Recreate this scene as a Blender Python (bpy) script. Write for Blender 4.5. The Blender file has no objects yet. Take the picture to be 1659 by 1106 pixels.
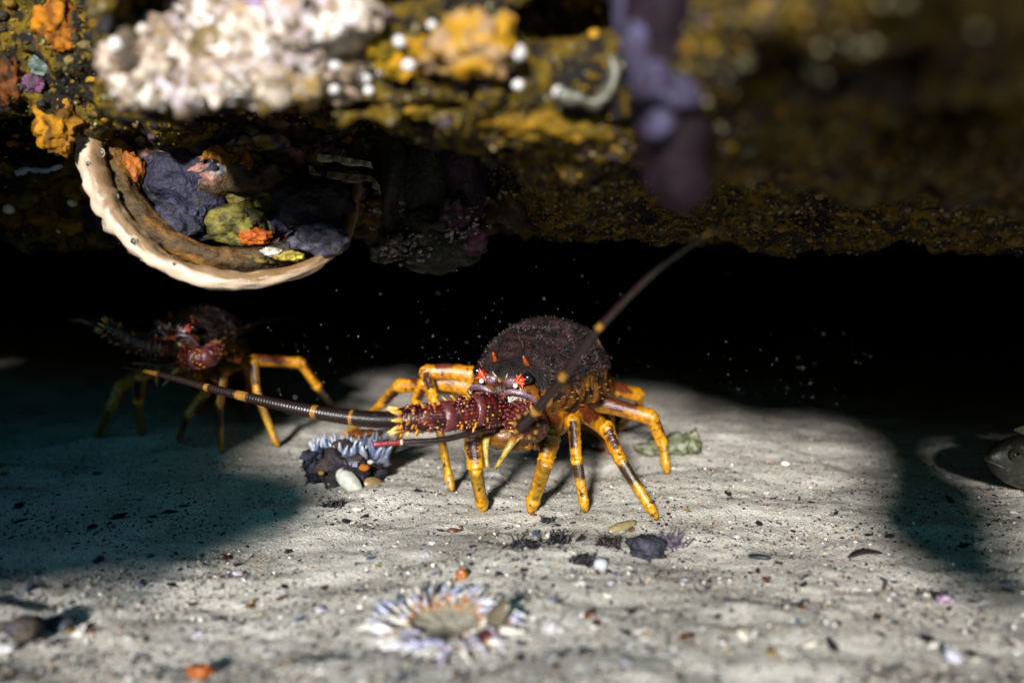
import bpy, bmesh, math, random
import numpy as np
from mathutils import Vector, Matrix
from mathutils.bvhtree import BVHTree

random.seed(7); RNG = np.random.default_rng(11)
R = math.radians
S = bpy.context.scene
COL = S.collection

# ------------------------------------------------------------------ camera, sky, sun, exposure
CAM_H, PITCH, LENS = 0.21, 6.0, 30.0
cd = bpy.data.cameras.new('camera'); cam = bpy.data.objects.new('camera', cd); COL.objects.link(cam)
cam.location = (0, 0, CAM_H); cam.rotation_euler = (R(90 - PITCH), 0, 0)
cd.lens = LENS; cd.sensor_width = 36; cd.clip_start = 0.01; cd.clip_end = 100
cd.dof.use_dof = True; cd.dof.focus_distance = 0.69; cd.dof.aperture_fstop = 2.6; cd.dof.aperture_blades = 0
S.camera = cam
SUN_EL, SUN_AZ = 18.0, 12.0            # the light comes from behind the camera, a little to its left
w = bpy.data.worlds.new('World'); S.world = w; w.use_nodes = True
nt = w.node_tree; nt.nodes.clear()
sky = nt.nodes.new('ShaderNodeTexSky'); sky.sky_type = 'NISHITA'; sky.sun_disc = False
sky.sun_elevation = R(SUN_EL); sky.sun_rotation = R(180 + SUN_AZ)
tint = nt.nodes.new('ShaderNodeMix'); tint.data_type = 'RGBA'; tint.blend_type = 'MULTIPLY'
tint.inputs[0].default_value = 1.0; tint.inputs[7].default_value = (0.14, 0.85, 1.0, 1)   # sea water takes the red
bg = nt.nodes.new('ShaderNodeBackground'); bg.inputs[1].default_value = 0.068
wo = nt.nodes.new('ShaderNodeOutputWorld')
nt.links.new(sky.outputs[0], tint.inputs[6]); nt.links.new(tint.outputs[2], bg.inputs[0]); nt.links.new(bg.outputs[0], wo.inputs[0])
sl = bpy.data.lights.new('sun', 'SUN'); sl.energy = 5.0; sl.angle = R(6.0); sl.color = (1.0, 0.985, 0.96)
so = bpy.data.objects.new('sun', sl); COL.objects.link(so)
_d = Vector((math.sin(R(SUN_AZ)) * math.cos(R(SUN_EL)), math.cos(R(SUN_AZ)) * math.cos(R(SUN_EL)), -math.sin(R(SUN_EL))))
so.rotation_euler = _d.to_track_quat('-Z', 'Y').to_euler(); so.location = (-0.5, -2, 1.2)
S.view_settings.view_transform = 'Standard'; S.view_settings.look = 'None'
S.view_settings.exposure = 1.15; S.view_settings.gamma = 1.0
S.render.engine = 'CYCLES'; S.render.resolution_x = 1024; S.render.resolution_y = 682

# ------------------------------------------------------------------ helpers: pixels, noise, meshes
FPX = 1659 * LENS / 36.0; CP, SP = math.cos(R(PITCH)), math.sin(R(PITCH))
def ray(px, py):
    u = (px - 829.5) / FPX; v = (553 - py) / FPX
    return np.array([u, CP + v * SP, -SP + v * CP])
def at(px, py, d):
    r = ray(px, py); r = r / r[1] * d
    return np.array([r[0], r[1], CAM_H + r[2]])

def _hash(ix, iy, iz, seed):
    h = (ix.astype(np.int64) * 374761393 + iy.astype(np.int64) * 668265263 + iz.astype(np.int64) * 2147483647 + seed * 1274126177) & 0xffffffff
    h = ((h ^ (h >> 13)) * 1274126177) & 0xffffffff
    h = ((h ^ (h >> 16)) * 2246822519) & 0xffffffff
    return ((h ^ (h >> 15)) & 0xffff) / 65535.0
def vnoise(P, seed=0):
    P = np.asarray(P, float); i = np.floor(P); f = P - i; f = f * f * f * (f * (f * 6 - 15) + 10)
    x, y, z = i[:, 0], i[:, 1], i[:, 2]; r = 0
    for a in (0, 1):
        wx = f[:, 0] if a else 1 - f[:, 0]
        for b in (0, 1):
            wy = f[:, 1] if b else 1 - f[:, 1]
            for c in (0, 1):
                wz = f[:, 2] if c else 1 - f[:, 2]
                r = r + wx * wy * wz * _hash(x + a, y + b, z + c, seed)
    return r * 2 - 1
def fbm(P, freq, octs=3, seed=0):
    P = np.asarray(P, float) * freq; r = 0; a = 1.0
    for k in range(octs):
        r = r + a * vnoise(P + 17.3 * k, seed + k); P = P * 2.03; a *= 0.5
    return r
def sstep(a, b, x):
    t = np.clip((np.asarray(x, float) - a) / (b - a), 0, 1); return t * t * (3 - 2 * t)
def hexc(h):
    c = np.array([int(h[i:i + 2], 16) / 255 for i in (0, 2, 4)])
    return np.where(c <= 0.04045, c / 12.92, ((c + 0.055) / 1.055) ** 2.4)

def gz(x, y):
    x = np.atleast_1d(np.asarray(x, float)); y = np.atleast_1d(np.asarray(y, float))
    P = np.stack([x, y, np.zeros_like(x)], 1)
    z = 0.010 * fbm(P, 5.0, 2, 3) + 0.0022 * fbm(P * np.array([1, 1.3, 1]), 20.0, 4, 9) - 0.003 * np.maximum(0, fbm(P, 30, 1, 15) - .25)
    rip = 0.0006 * np.sin((y * 1.0 - 0.25 * x) * 62 + 2.2 * fbm(P, 7, 2, 31)) * sstep(0.1, -0.4, np.abs(fbm(P, 4, 1, 77)) - 0.5)
    return z + rip
def gz1(x, y): return float(gz(x, y)[0])
def ground(px, py):
    r = ray(px, py); t = -CAM_H / r[2]
    for _ in range(6):
        p = np.array([0, 0, CAM_H]) + r * t; t = (gz1(p[0], p[1]) - CAM_H) / r[2]
    p = np.array([0, 0, CAM_H]) + r * t; p[2] = gz1(p[0], p[1]); return p

class MB:
    def __init__(s): s.v = []; s.f = []; s.c = []; s.n = 0
    def add(s, v, f, c):
        v = np.asarray(v, float); c = np.asarray(c, float)
        if c.ndim == 1: c = np.tile(c, (len(v), 1))
        s.v.append(v); s.c.append(c[:, :3]); s.f += [tuple(int(i) + s.n for i in q) for q in f]; s.n += len(v); return s
    def build(s, name, mat, parent=None, origin=None, smooth=True):
        v = np.concatenate(s.v); c = np.concatenate(s.c)
        if parent is not None:
            off = np.array(ABS[parent.name]); org = off if origin is None else np.array(origin)
        else:
            off = np.zeros(3); org = np.array(origin) if origin is not None else np.array([*(v[:, :2].min(0) + v[:, :2].max(0)) / 2, v[:, 2].min()])
        me = bpy.data.meshes.new(name); me.from_pydata((v - org).tolist(), [], s.f); me.update()
        if smooth: me.polygons.foreach_set('use_smooth', [True] * len(me.polygons))
        a = me.attributes.new('Col', 'FLOAT_COLOR', 'POINT')
        a.data.foreach_set('color', np.concatenate([c, np.ones((len(c), 1))], 1).ravel())
        me.materials.append(mat)
        o = bpy.data.objects.new(name, me); COL.objects.link(o)
        o.parent = parent; o.location = org - off; ABS[o.name] = tuple(org); return o
ABS = {}
def tag(o, label=None, cat=None, group=None, kind=None):
    if label: o['label'] = label
    if cat: o['category'] = cat
    if group: o['group'] = group
    if kind: o['kind'] = kind
    return o
def empty(name, loc):
    o = bpy.data.objects.new(name, None); COL.objects.link(o); o.location = loc; o.empty_display_size = 0.02; ABS[o.name] = tuple(loc); return o

_ico = {}
def ico(n):
    if n not in _ico:
        b = bmesh.new(); bmesh.ops.create_icosphere(b, subdivisions=n, radius=1); b.verts.ensure_lookup_table()
        _ico[n] = (np.array([v.co[:] for v in b.verts]), [tuple(v.index for v in f.verts) for f in b.faces]); b.free()
    return _ico[n]
def rotm(ax, ay, az): return np.array(Matrix.Rotation(az, 3, 'Z') @ Matrix.Rotation(ay, 3, 'Y') @ Matrix.Rotation(ax, 3, 'X'))
def blob(mb, c, r, col, sub=3, amp=0.18, freq=2.0, rot=None, seed=0, octs=3, col2=None, flat=None):
    v, f = ico(sub); n = fbm(v + seed * 3.1, freq, octs, seed)
    p = v * (1 + amp * n)[:, None] * np.asarray(r, float)
    if rot is not None: p = p @ np.asarray(rot).T
    cc = np.tile(np.asarray(col, float), (len(v), 1))
    if col2 is not None:
        k = sstep(-0.25, 0.35, fbm(v + 9.7 + seed, 2.3, 3, seed + 5))[:, None]; cc = cc * (1 - k) + np.asarray(col2) * k
    return mb.add(p + np.asarray(c, float), f, cc)
def catmull(P, n):
    P = np.asarray(P, float); m = len(P); out = []
    Q = np.vstack([2 * P[0] - P[1], P, 2 * P[-1] - P[-2]])
    for t in np.linspace(0, m - 1, n):
        i = min(int(t), m - 2); u = t - i; a, b, c, d = Q[i], Q[i + 1], Q[i + 2], Q[i + 3]
        out.append(0.5 * (2 * b + (c - a) * u + (2 * a - 5 * b + 4 * c - d) * u * u + (3 * b - a - 3 * c + d) * u ** 3))
    return np.array(out)
def frames(P, up=(0, 0, 1)):
    T = np.gradient(P, axis=0); T /= np.linalg.norm(T, axis=1)[:, None] + 1e-12
    n = np.cross(np.cross(T[0], up), T[0]); n /= np.linalg.norm(n) + 1e-12; N = [n]
    for i in range(1, len(P)):
        n = N[-1] - T[i] * np.dot(N[-1], T[i]); n /= np.linalg.norm(n) + 1e-12; N.append(n)
    N = np.array(N); return T, N, np.cross(T, N)
def tube(mb, P, rad, col, ns=12, n=None, up=(0, 0, 1), flat=1.0, bump=None):
    """rad: function of t in 0..1; col: colour or function(t, angle) -> (k,3); angle 0 is the 'up' side"""
    P = np.asarray(P, float)
    if n: P = catmull(P, n)
    k = len(P); T, N, B = frames(P, up); t = np.linspace(0, 1, k); a = np.arange(ns) * 2 * math.pi / ns
    r = np.array([rad(x) for x in t]) if callable(rad) else np.full(k, rad)
    tt = np.repeat(t, ns); aa = np.tile(a, k); rr = np.repeat(r, ns)
    if bump is not None: rr = rr * (1 + bump(tt, aa))
    V = np.repeat(P, ns, 0) + rr[:, None] * (np.cos(aa)[:, None] * np.repeat(N, ns, 0) + flat * np.sin(aa)[:, None] * np.repeat(B, ns, 0))
    F = [(i * ns + j, i * ns + (j + 1) % ns, (i + 1) * ns + (j + 1) % ns, (i + 1) * ns + j) for i in range(k - 1) for j in range(ns)]
    V = np.vstack([V, P[0] - T[0] * r[0] * 0.4, P[-1] + T[-1] * r[-1] * 0.4]); e0, e1 = k * ns, k * ns + 1
    F += [(e0, (j + 1) % ns, j) for j in range(ns)] + [(e1, (k - 1) * ns + j, (k - 1) * ns + (j + 1) % ns) for j in range(ns)]
    C = col(tt, aa) if callable(col) else np.tile(np.asarray(col, float), (len(tt), 1))
    C = np.vstack([C, C[:ns].mean(0), C[-ns:].mean(0)])
    mb.add(V, F, C); return V[:k * ns], tt, aa
def cone(mb, base, tip, r, col, coltip=None, ns=6):
    base = np.asarray(base, float); tip = np.asarray(tip, float); d = tip - base
    T = d / (np.linalg.norm(d) + 1e-12); n = np.cross(T, (0.31, 0.2, 0.93)); n /= np.linalg.norm(n); b = np.cross(T, n)
    V = []; C = []; col = np.asarray(col); coltip = col if coltip is None else np.asarray(coltip)
    for h, q in ((0, 1.0), (0.45, 0.72), (0.85, 0.3)):
        for j in range(ns):
            a = 2 * math.pi * j / ns; V.append(base + d * h + r * q * (math.cos(a) * n + math.sin(a) * b)); C.append(col * (1 - h) + coltip * h)
    V.append(tip); C.append(coltip)
    F = [(i * ns + j, i * ns + (j + 1) % ns, (i + 1) * ns + (j + 1) % ns, (i + 1) * ns + j) for i in range(2) for j in range(ns)] + [(2 * ns + j, 2 * ns + (j + 1) % ns, 3 * ns) for j in range(ns)]
    mb.add(V, F, C)

def mixc(a, b, k): k = np.clip(k, 0, 1)[:, None]; return np.asarray(a) * (1 - k) + np.asarray(b) * k
def vn2(t, a, f, seed): return fbm(np.stack([t * f, np.cos(a) * 1.2, np.sin(a) * 1.2], 1), 1.0, 3, seed)

# ------------------------------------------------------------------ materials
def material(name, rough=0.5, spec=0.5, var=0.35, vscale=300.0, bump=0.3, bscale=400.0, bdist=0.001, sss=0.0, dark=None, dscale=120.0, dthr=0.62):
    m = bpy.data.materials.new(name); m.use_nodes = True; t = m.node_tree; N = t.nodes; L = t.links
    b = N['Principled BSDF']; b.inputs['Roughness'].default_value = rough; b.inputs['Specular IOR Level'].default_value = spec
    at_ = N.new('ShaderNodeAttribute'); at_.attribute_name = 'Col'
    tc = N.new('ShaderNodeTexCoord')
    nz = N.new('ShaderNodeTexNoise'); nz.inputs['Scale'].default_value = vscale; nz.inputs['Detail'].default_value = 4
    L.new(tc.outputs['Object'], nz.inputs['Vector'])
    mr = N.new('ShaderNodeMapRange'); mr.inputs[1].default_value = 0.3; mr.inputs[2].default_value = 0.7; mr.inputs[3].default_value = 1 - var; mr.inputs[4].default_value = 1 + var
    L.new(nz.outputs['Fac'], mr.inputs[0])
    mx = N.new('ShaderNodeMix'); mx.data_type = 'RGBA'; mx.blend_type = 'MULTIPLY'; mx.inputs[0].default_value = 1
    L.new(at_.outputs['Color'], mx.inputs[6]); L.new(mr.outputs[0], mx.inputs[7]); out = mx.outputs[2]
    if dark is not None:
        n2 = N.new('ShaderNodeTexNoise'); n2.inputs['Scale'].default_value = dscale; n2.inputs['Detail'].default_value = 6
        L.new(tc.outputs['Object'], n2.inputs['Vector'])
        m2 = N.new('ShaderNodeMapRange'); m2.inputs[1].default_value = dthr; m2.inputs[2].default_value = dthr + 0.07; L.new(n2.outputs['Fac'], m2.inputs[0])
        x2 = N.new('ShaderNodeMix'); x2.data_type = 'RGBA'; L.new(m2.outputs[0], x2.inputs[0]); L.new(out, x2.inputs[6]); x2.inputs[7].default_value = (*dark, 1); out = x2.outputs[2]
    L.new(out, b.inputs['Base Color'])
    if bump:
        bn = N.new('ShaderNodeTexNoise'); bn.inputs['Scale'].default_value = bscale; bn.inputs['Detail'].default_value = 5; L.new(tc.outputs['Object'], bn.inputs['Vector'])
        bp = N.new('ShaderNodeBump'); bp.inputs['Strength'].default_value = bump; bp.inputs['Distance'].default_value = bdist
        L.new(bn.outputs['Fac'], bp.inputs['Height']); L.new(bp.outputs['Normal'], b.inputs['Normal'])
    if sss:
        b.inputs['Subsurface Weight'].default_value = sss; b.inputs['Subsurface Radius'].default_value = (1, 0.6, 0.3); b.inputs['Subsurface Scale'].default_value = 0.004
    return m
M_SHELL = material('lobster_shell', 0.36, 0.5, 0.5, 260, 0.6, 600, 0.001, dark=(0.03, 0.016, 0.004), dscale=170, dthr=0.60)
M_HEAD = material('lobster_head', 0.22, 0.6, 0.4, 500, 0.6, 800, 0.001)
M_FUZZ = material('carapace_fuzz', 0.8, 0.08, 0.5, 260, 0, 0)
M_CARA = material('lobster_carapace', 0.6, 0.2, 0.55, 190, 0.8, 600, 0.002, dark=(0.006, 0.005, 0.006), dscale=90, dthr=0.52)
M_EYE = material('lobster_eye', 0.08, 0.8, 0.0, 10, 0)
M_ANT = material('antenna', 0.35, 0.5, 0.3, 500, 0.2, 700)
M_SPONGE = material('sponge', 0.7, 0.14, 0.35, 130, 0.6, 260, 0.003, sss=0.12)
M_CREAM = material('cream_sponge', 0.42, 0.4, 0.12, 60, 0.35, 420, 0.0012, sss=0.15)
M_GROW = material('encrusting_growth', 0.6, 0.25, 0.5, 150, 0.9, 220, 0.004, dark=(0.02, 0.016, 0.012), dscale=95, dthr=0.6)
M_BIT = material('chips', 0.75, 0.15, 0.25, 500, 0)
M_SHELLFRAG = material('shell_fragment', 0.3, 0.5, 0.2, 250, 0.2, 400)
M_TENT = material('anemone_tentacle', 0.4, 0.4, 0.15, 300, 0.1, 400, sss=0.2)
M_WEED = material('weed', 0.5, 0.4, 0.4, 200, 0.3, 300)
M_ROCK = material('shade_boulder', 0.75, 0.3, 0.5, 60, 0.9, 160, 0.006, dark=(0.03, 0.025, 0.02), dscale=45, dthr=0.55)
M_FISH = material('fish_skin', 0.4, 0.4, 0.35, 260, 0.3, 500, dark=(0.05, 0.045, 0.03), dscale=170, dthr=0.6)

def reef_material():
    m = bpy.data.materials.new('reef_rock'); m.use_nodes = True; t = m.node_tree; N = t.nodes; L = t.links; b = N['Principled BSDF']
    b.inputs['Roughness'].default_value = 0.85; b.inputs['Specular IOR Level'].default_value = 0.12
    tc = N.new('ShaderNodeTexCoord')
    def noise(s, d=5, dist=0.3):
        n = N.new('ShaderNodeTexNoise'); n.inputs['Scale'].default_value = s; n.inputs['Detail'].default_value = d; n.inputs['Distortion'].default_value = dist; L.new(tc.outputs['Object'], n.inputs['Vector']); return n
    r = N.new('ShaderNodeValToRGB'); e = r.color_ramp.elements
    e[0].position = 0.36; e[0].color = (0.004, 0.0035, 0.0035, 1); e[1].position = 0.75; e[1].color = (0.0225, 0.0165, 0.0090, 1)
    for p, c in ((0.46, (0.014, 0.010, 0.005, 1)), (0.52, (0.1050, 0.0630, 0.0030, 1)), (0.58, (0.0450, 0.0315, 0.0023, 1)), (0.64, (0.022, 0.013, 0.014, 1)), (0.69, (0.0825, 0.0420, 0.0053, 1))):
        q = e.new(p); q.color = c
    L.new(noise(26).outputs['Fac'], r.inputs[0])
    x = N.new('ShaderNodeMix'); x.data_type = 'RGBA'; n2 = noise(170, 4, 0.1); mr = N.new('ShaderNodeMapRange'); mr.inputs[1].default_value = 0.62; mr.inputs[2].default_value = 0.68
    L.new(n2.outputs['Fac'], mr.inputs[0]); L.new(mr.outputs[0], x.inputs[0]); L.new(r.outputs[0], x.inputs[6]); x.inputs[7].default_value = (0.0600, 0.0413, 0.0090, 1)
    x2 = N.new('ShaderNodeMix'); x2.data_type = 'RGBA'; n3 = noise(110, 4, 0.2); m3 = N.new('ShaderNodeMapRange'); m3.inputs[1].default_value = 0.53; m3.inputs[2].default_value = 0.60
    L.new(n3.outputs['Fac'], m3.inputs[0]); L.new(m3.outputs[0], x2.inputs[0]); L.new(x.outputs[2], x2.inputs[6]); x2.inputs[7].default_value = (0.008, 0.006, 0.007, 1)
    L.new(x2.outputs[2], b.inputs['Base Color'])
    bp = N.new('ShaderNodeBump'); bp.inputs['Strength'].default_value = 0.9; bp.inputs['Distance'].default_value = 0.004; L.new(noise(240, 6).outputs['Fac'], bp.inputs['Height']); L.new(bp.outputs['Normal'], b.inputs['Normal'])
    return m
def sand_material():
    m = bpy.data.materials.new('sand'); m.use_nodes = True; t = m.node_tree; N = t.nodes; L = t.links; b = N['Principled BSDF']
    b.inputs['Roughness'].default_value = 0.8; b.inputs['Specular IOR Level'].default_value = 0.25
    tc = N.new('ShaderNodeTexCoord')
    def noise(s, d=4):
        n = N.new('ShaderNodeTexNoise'); n.inputs['Scale'].default_value = s; n.inputs['Detail'].default_value = d; L.new(tc.outputs['Object'], n.inputs['Vector']); return n
    r = N.new('ShaderNodeValToRGB'); e = r.color_ramp.elements
    e[0].position = 0.3; e[0].color = (0.31, 0.280, 0.238, 1); e[1].position = 0.7; e[1].color = (0.58, 0.535, 0.47, 1)
    L.new(noise(14, 6).outputs['Fac'], r.inputs[0]); last = r.outputs[0]
    for sc, lo, hi, c, rnd in ((760, 0.59, 0.66, (0.13, 0.115, 0.11, 1), 0), (700, 0.62, 0.68, (0.66, 0.64, 0.62, 1), 1), (480, 0.64, 0.68, (0.26, 0.17, 0.09, 1), 2), (210, 0.63, 0.68, (0.07, 0.065, 0.065, 1), 3)):
        n = N.new('ShaderNodeTexNoise'); n.inputs['Scale'].default_value = sc; n.inputs['Detail'].default_value = 2
        mp = N.new('ShaderNodeMapping'); mp.inputs['Location'].default_value = (rnd * 1.7, rnd * 0.9, 0); L.new(tc.outputs['Object'], mp.inputs['Vector']); L.new(mp.outputs[0], n.inputs['Vector'])
        mr = N.new('ShaderNodeMapRange'); mr.inputs[1].default_value = lo; mr.inputs[2].default_value = hi; L.new(n.outputs['Fac'], mr.inputs[0])
        x = N.new('ShaderNodeMix'); x.data_type = 'RGBA'; L.new(mr.outputs[0], x.inputs[0]); L.new(last, x.inputs[6]); x.inputs[7].default_value = c; last = x.outputs[2]
    L.new(last, b.inputs['Base Color'])
    bp = N.new('ShaderNodeBump'); bp.inputs['Strength'].default_value = 0.9; bp.inputs['Distance'].default_value = 0.0016; L.new(noise(520, 5).outputs['Fac'], bp.inputs['Height']); L.new(bp.outputs['Normal'], b.inputs['Normal'])
    return m

def grid_object(name, V, nu, nv, mat, flip=False):
    F = []
    for i in range(nu - 1):
        for j in range(nv - 1):
            q = (i * nv + j, (i + 1) * nv + j, (i + 1) * nv + j + 1, i * nv + j + 1); F.append(q[::-1] if flip else q)
    me = bpy.data.meshes.new(name); me.from_pydata(V.tolist(), [], F); me.update(); me.polygons.foreach_set('use_smooth', [True] * len(F)); me.materials.append(mat)
    o = bpy.data.objects.new(name, me); COL.objects.link(o); return o, F
def spaced(*segs):
    out = []
    for a, b, st in segs: out += list(np.arange(a, b - 1e-9, st))
    return np.array(out + [segs[-1][1]])

# ------------------------------------------------------------------ sand
gx = spaced((-12, -2, 1.0), (-2, -0.7, 0.05), (-0.7, 0.7, 0.0032), (0.7, 2, 0.05), (2, 12, 1.0))
gy = spaced((-12, -1, 1.0), (-1, 0.3, 0.05), (0.3, 1.0, 0.003), (1.0, 1.6, 0.006), (1.6, 2.4, 0.05), (2.4, 12, 1.0))
XX, YY = np.meshgrid(gx, gy, indexing='ij'); Z = gz(XX.ravel(), YY.ravel())
Z += 0.0006 * vnoise(np.stack([XX.ravel(), YY.ravel(), 0 * Z], 1) * 130, 4)
o, _ = grid_object('sand', np.stack([XX.ravel(), YY.ravel(), Z], 1), len(gx), len(gy), sand_material()); tag(o, kind='structure')

# ------------------------------------------------------------------ reef overhang
rx = spaced((-4.4, -0.62, 0.05), (-0.62, 0.75, 0.0036), (0.75, 4.4, 0.05))
cnt = (14, 40, 22, 40, 65, 75, 50, 18, 14)
def lip(x):
    dl = 0.62 - 0.20 * sstep(-0.240, -0.198, x) - 0.30 * sstep(0.035, 0.13, x)  # right end juts out of view, shaped to shade roof and sand
    zl = 0.300 - 0.024 * sstep(-0.235, -0.195, x) - 0.052 * sstep(0.19, 0.30, x) - 0.009 * sstep(-0.13, -0.09, x) * sstep(0.10, 0.04, x)
    return dl, zl
V = []; nv = sum(cnt) + 1
for x in rx:
    dl, zl = lip(x); dl = float(dl); zl = float(zl); lf = float(sstep(-0.10, -0.22, x)); drop = 0.75 * float(sstep(1.6, 4.2, abs(x)))
    fd = 1.0 - 0.14 * lf; fz = 0.240 - 0.016 * lf
    wm = float(sstep(0.05, -0.02, x) * sstep(-0.32, -0.26, x)); ed, ez = dl + 0.09, zl - 0.004 + 0.012 * lf + 0.03 * wm; md = 0.74; mz = ez + (fz - ez) * (md - ed) / (fd - ed); mz = mz + (0.318 - mz) * wm
    K = [(dl + 0.05, 1.4), (dl + 0.0, zl + 0.20), (dl - 0.005, zl + 0.05), (dl + 0.02, zl + 0.004), (ed, ez), (md, mz - drop * .6), (fd, fz - drop), (1.4, 0.36 - drop), (4.2, 0.40 - drop), (4.4, -0.2 - drop)]
    for (a, b), (p, q), n in zip(K[:-1], K[1:], cnt):
        for k in range(n): s_ = k / n; V.append((x, a + (p - a) * s_, b + (q - b) * s_))
    V.append((x, *K[-1]))
V = np.array(V); G = V.reshape(len(rx), nv, 3)
Nn = np.cross(np.gradient(G, axis=1), np.gradient(G, axis=0)).reshape(-1, 3); Nn /= np.linalg.norm(Nn, axis=1)[:, None] + 1e-9
near = sstep(0.16, 0.40, V[:, 1])
rid = 1 - 2 * np.abs(fbm(V + 3, 17, 2, 50))
disp = (0.020 * fbm(V, 7.5, 2, 20) * (0.35 + 0.65 * near) + 0.010 * rid * near + 0.0065 * fbm(V, 48, 3, 25) * (0.4 + 0.6 * near) + 0.0026 * vnoise(V * 150, 29))
V = V + Nn * disp[:, None]
def to_px(Q):
    y = Q[:, 1]; z = Q[:, 2] - CAM_H; dep = y * CP - z * SP; return 829.5 + FPX * Q[:, 0] / dep, 553 - FPX * (y * SP + z * CP) / dep
lowz = np.minimum(0.262, CAM_H + 0.296 * V[:, 1] + 0.012); low = (V[:, 1] < 0.2) & (V[:, 2] < lowz) & (V[:, 0] > -0.05) & (V[:, 0] < 0.2); V[low, 2] = lowz[low]      # the added shading canopy keeps clear of the lens
hx, hy = to_px(V)
for cx_, cy_, ax_, ay_, dp_ in ((275, 45, 75, 50, .045), (915, 62, 85, 46, .05), (45, 238, 75, 34, .04), (640, 8, 40, 22, .03), (1265, 103, 32, 17, .02), (1485, 103, 34, 22, .02), (1378, 112, 18, 18, .015), (560, 185, 60, 16, .02), (700, 182, 50, 12, .02), (1560, 220, 120, 34, .03)):
    k = np.exp(-(((hx - cx_) / ax_) ** 2 + ((hy - cy_) / ay_) ** 2) ** 1.5) * (V[:, 1] < 0.9) * (V[:, 1] > 0.1); r_ = V - np.array([0, 0, CAM_H]); V = V + r_ / np.linalg.norm(r_, axis=1)[:, None] * (k * dp_)[:, None] + np.array([0, 0, 1.0]) * (k * dp_ * .5)[:, None]
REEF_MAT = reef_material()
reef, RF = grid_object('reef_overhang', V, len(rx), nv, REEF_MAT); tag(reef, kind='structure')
BV = BVHTree.FromPolygons([Vector(p) for p in V], RF)
def on_reef(px, py):
    r = Vector(ray(px, py)).normalized(); loc, nor, _, dist = BV.ray_cast(Vector((0, 0, CAM_H)), r)
    if loc is None: return None, None
    if nor.dot(r) > 0: nor = -nor
    return np.array(loc), np.array(nor)

# unseen bank added behind the camera to block low skylight
ba = np.radians(np.linspace(150, 390, 121)); br = [(5.6, -.2), (6.0, .5), (6.4, 1.2), (6.9, 1.75), (7.6, 2.0), (9.5, 2.0), (11, 1.0), (11.5, -.2)]
BVv = np.array([(r_ * math.cos(a_), r_ * math.sin(a_) + .3, z_) for a_ in ba for r_, z_ in br]); BVv = BVv + (.25 * fbm(BVv, .9, 3, 90))[:, None] * np.array([.7, .7, .35])
bo, _ = grid_object('sky_block_bank', BVv, len(ba), len(br), REEF_MAT, True); tag(bo, kind='structure')

# turf and grit crusting the reef (nobody could count it)
mb = MB(); v8, f8 = ico(1)
oct_v = np.array([(1, 0, 0), (-1, 0, 0), (0, 1, 0), (0, -1, 0), (0, 0, 1), (0, 0, -1)], float); oct_f = [(0, 2, 4), (2, 1, 4), (1, 3, 4), (3, 0, 4), (2, 0, 5), (1, 2, 5), (3, 1, 5), (0, 3, 5)]
turfc = [hexc(h) * .6 for h in ('7a5c10', '96700e', '5a440c', '7a6c40', '4b3a30', '3a2c34', 'a09670', '6a5a14')]
for k in range(9000):
    px = random.uniform(-100, 1760); py = random.uniform(0, 430)
    if k % 2: px = random.uniform(780, 1760); py = random.uniform(200, 420)
    p, n = on_reef(px, py)
    if p is None or p[1] > 1.35: continue
    s_ = random.uniform(0.0007, 0.0026) * (1 if p[1] > 0.4 else 0.8)
    Rm = rotm(*(random.uniform(0, 6.3) for _ in range(3)))
    mb.add((oct_v * np.array([s_, s_ * random.uniform(.5, 1), s_ * random.uniform(.5, 1.6)])) @ Rm.T + p, oct_f, random.choice(turfc) * random.uniform(.4, 1))
tag(mb.build('reef_turf', M_BIT), 'olive and grey turf of tiny growths crusting the reef underside', 'turf', kind='stuff')

# ------------------------------------------------------------------ sponges and other growth on the reef
def px2m(n, d): return n * d / FPX
def lump(name, spec, label, cat, mat=M_SPONGE, group=None, sub=4, seed=1):
    """spec: list of (px, py, rx_px, rz_px, depth_ratio, colour, colour2)"""
    mb = MB()
    for k, (px, py, a, b, dr, c, c2) in enumerate(spec):
        p, n = on_reef(px, py)
        if k and abs(p[1] - d0_) > .02: p = at(px, py, d0_)
        d = p[1]; d0_ = d; ra, rb = px2m(a, d), px2m(b, d)
        blob(mb, p + n * 0.15 * min(ra, rb), (ra, .7 * dr * (ra + rb) / 2, rb), c, sub, 0.34, 3.0, seed=seed + k * 3, octs=4, col2=c2)
    return tag(mb.build(name, mat), label, cat, group)
H = hexc
# big pale sponge on the front of the ledge
mb = MB(); cand = []
for k in range(420):
    px = random.uniform(178, 590); top = 0 if px > 330 else (330 - px) * 0.75
    py = random.uniform(top - 20, 168 - max(0, px - 470) * .35); a = random.uniform(7, 20) if k % 4 else random.uniform(24, 40)
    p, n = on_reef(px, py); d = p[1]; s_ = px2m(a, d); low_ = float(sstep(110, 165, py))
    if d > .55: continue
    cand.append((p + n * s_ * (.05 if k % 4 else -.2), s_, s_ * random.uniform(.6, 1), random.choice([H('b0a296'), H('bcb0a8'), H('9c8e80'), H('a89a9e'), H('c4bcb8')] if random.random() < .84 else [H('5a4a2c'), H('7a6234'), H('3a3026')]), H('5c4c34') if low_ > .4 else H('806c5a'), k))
comp = {0}; grow = True      # keep only lumps that grow together
while grow:
    new = {j for j in range(len(cand)) if j not in comp and any(np.linalg.norm(cand[j][0] - cand[i][0]) < .7 * (cand[j][1] + cand[i][1]) for i in comp)}; grow = bool(new); comp |= new
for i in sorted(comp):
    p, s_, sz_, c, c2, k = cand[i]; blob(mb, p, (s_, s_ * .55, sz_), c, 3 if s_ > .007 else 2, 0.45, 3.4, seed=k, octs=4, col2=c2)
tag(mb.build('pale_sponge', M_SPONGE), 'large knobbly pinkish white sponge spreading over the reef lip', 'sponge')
G1 = 'orange and yellow sponges on the reef'
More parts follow.
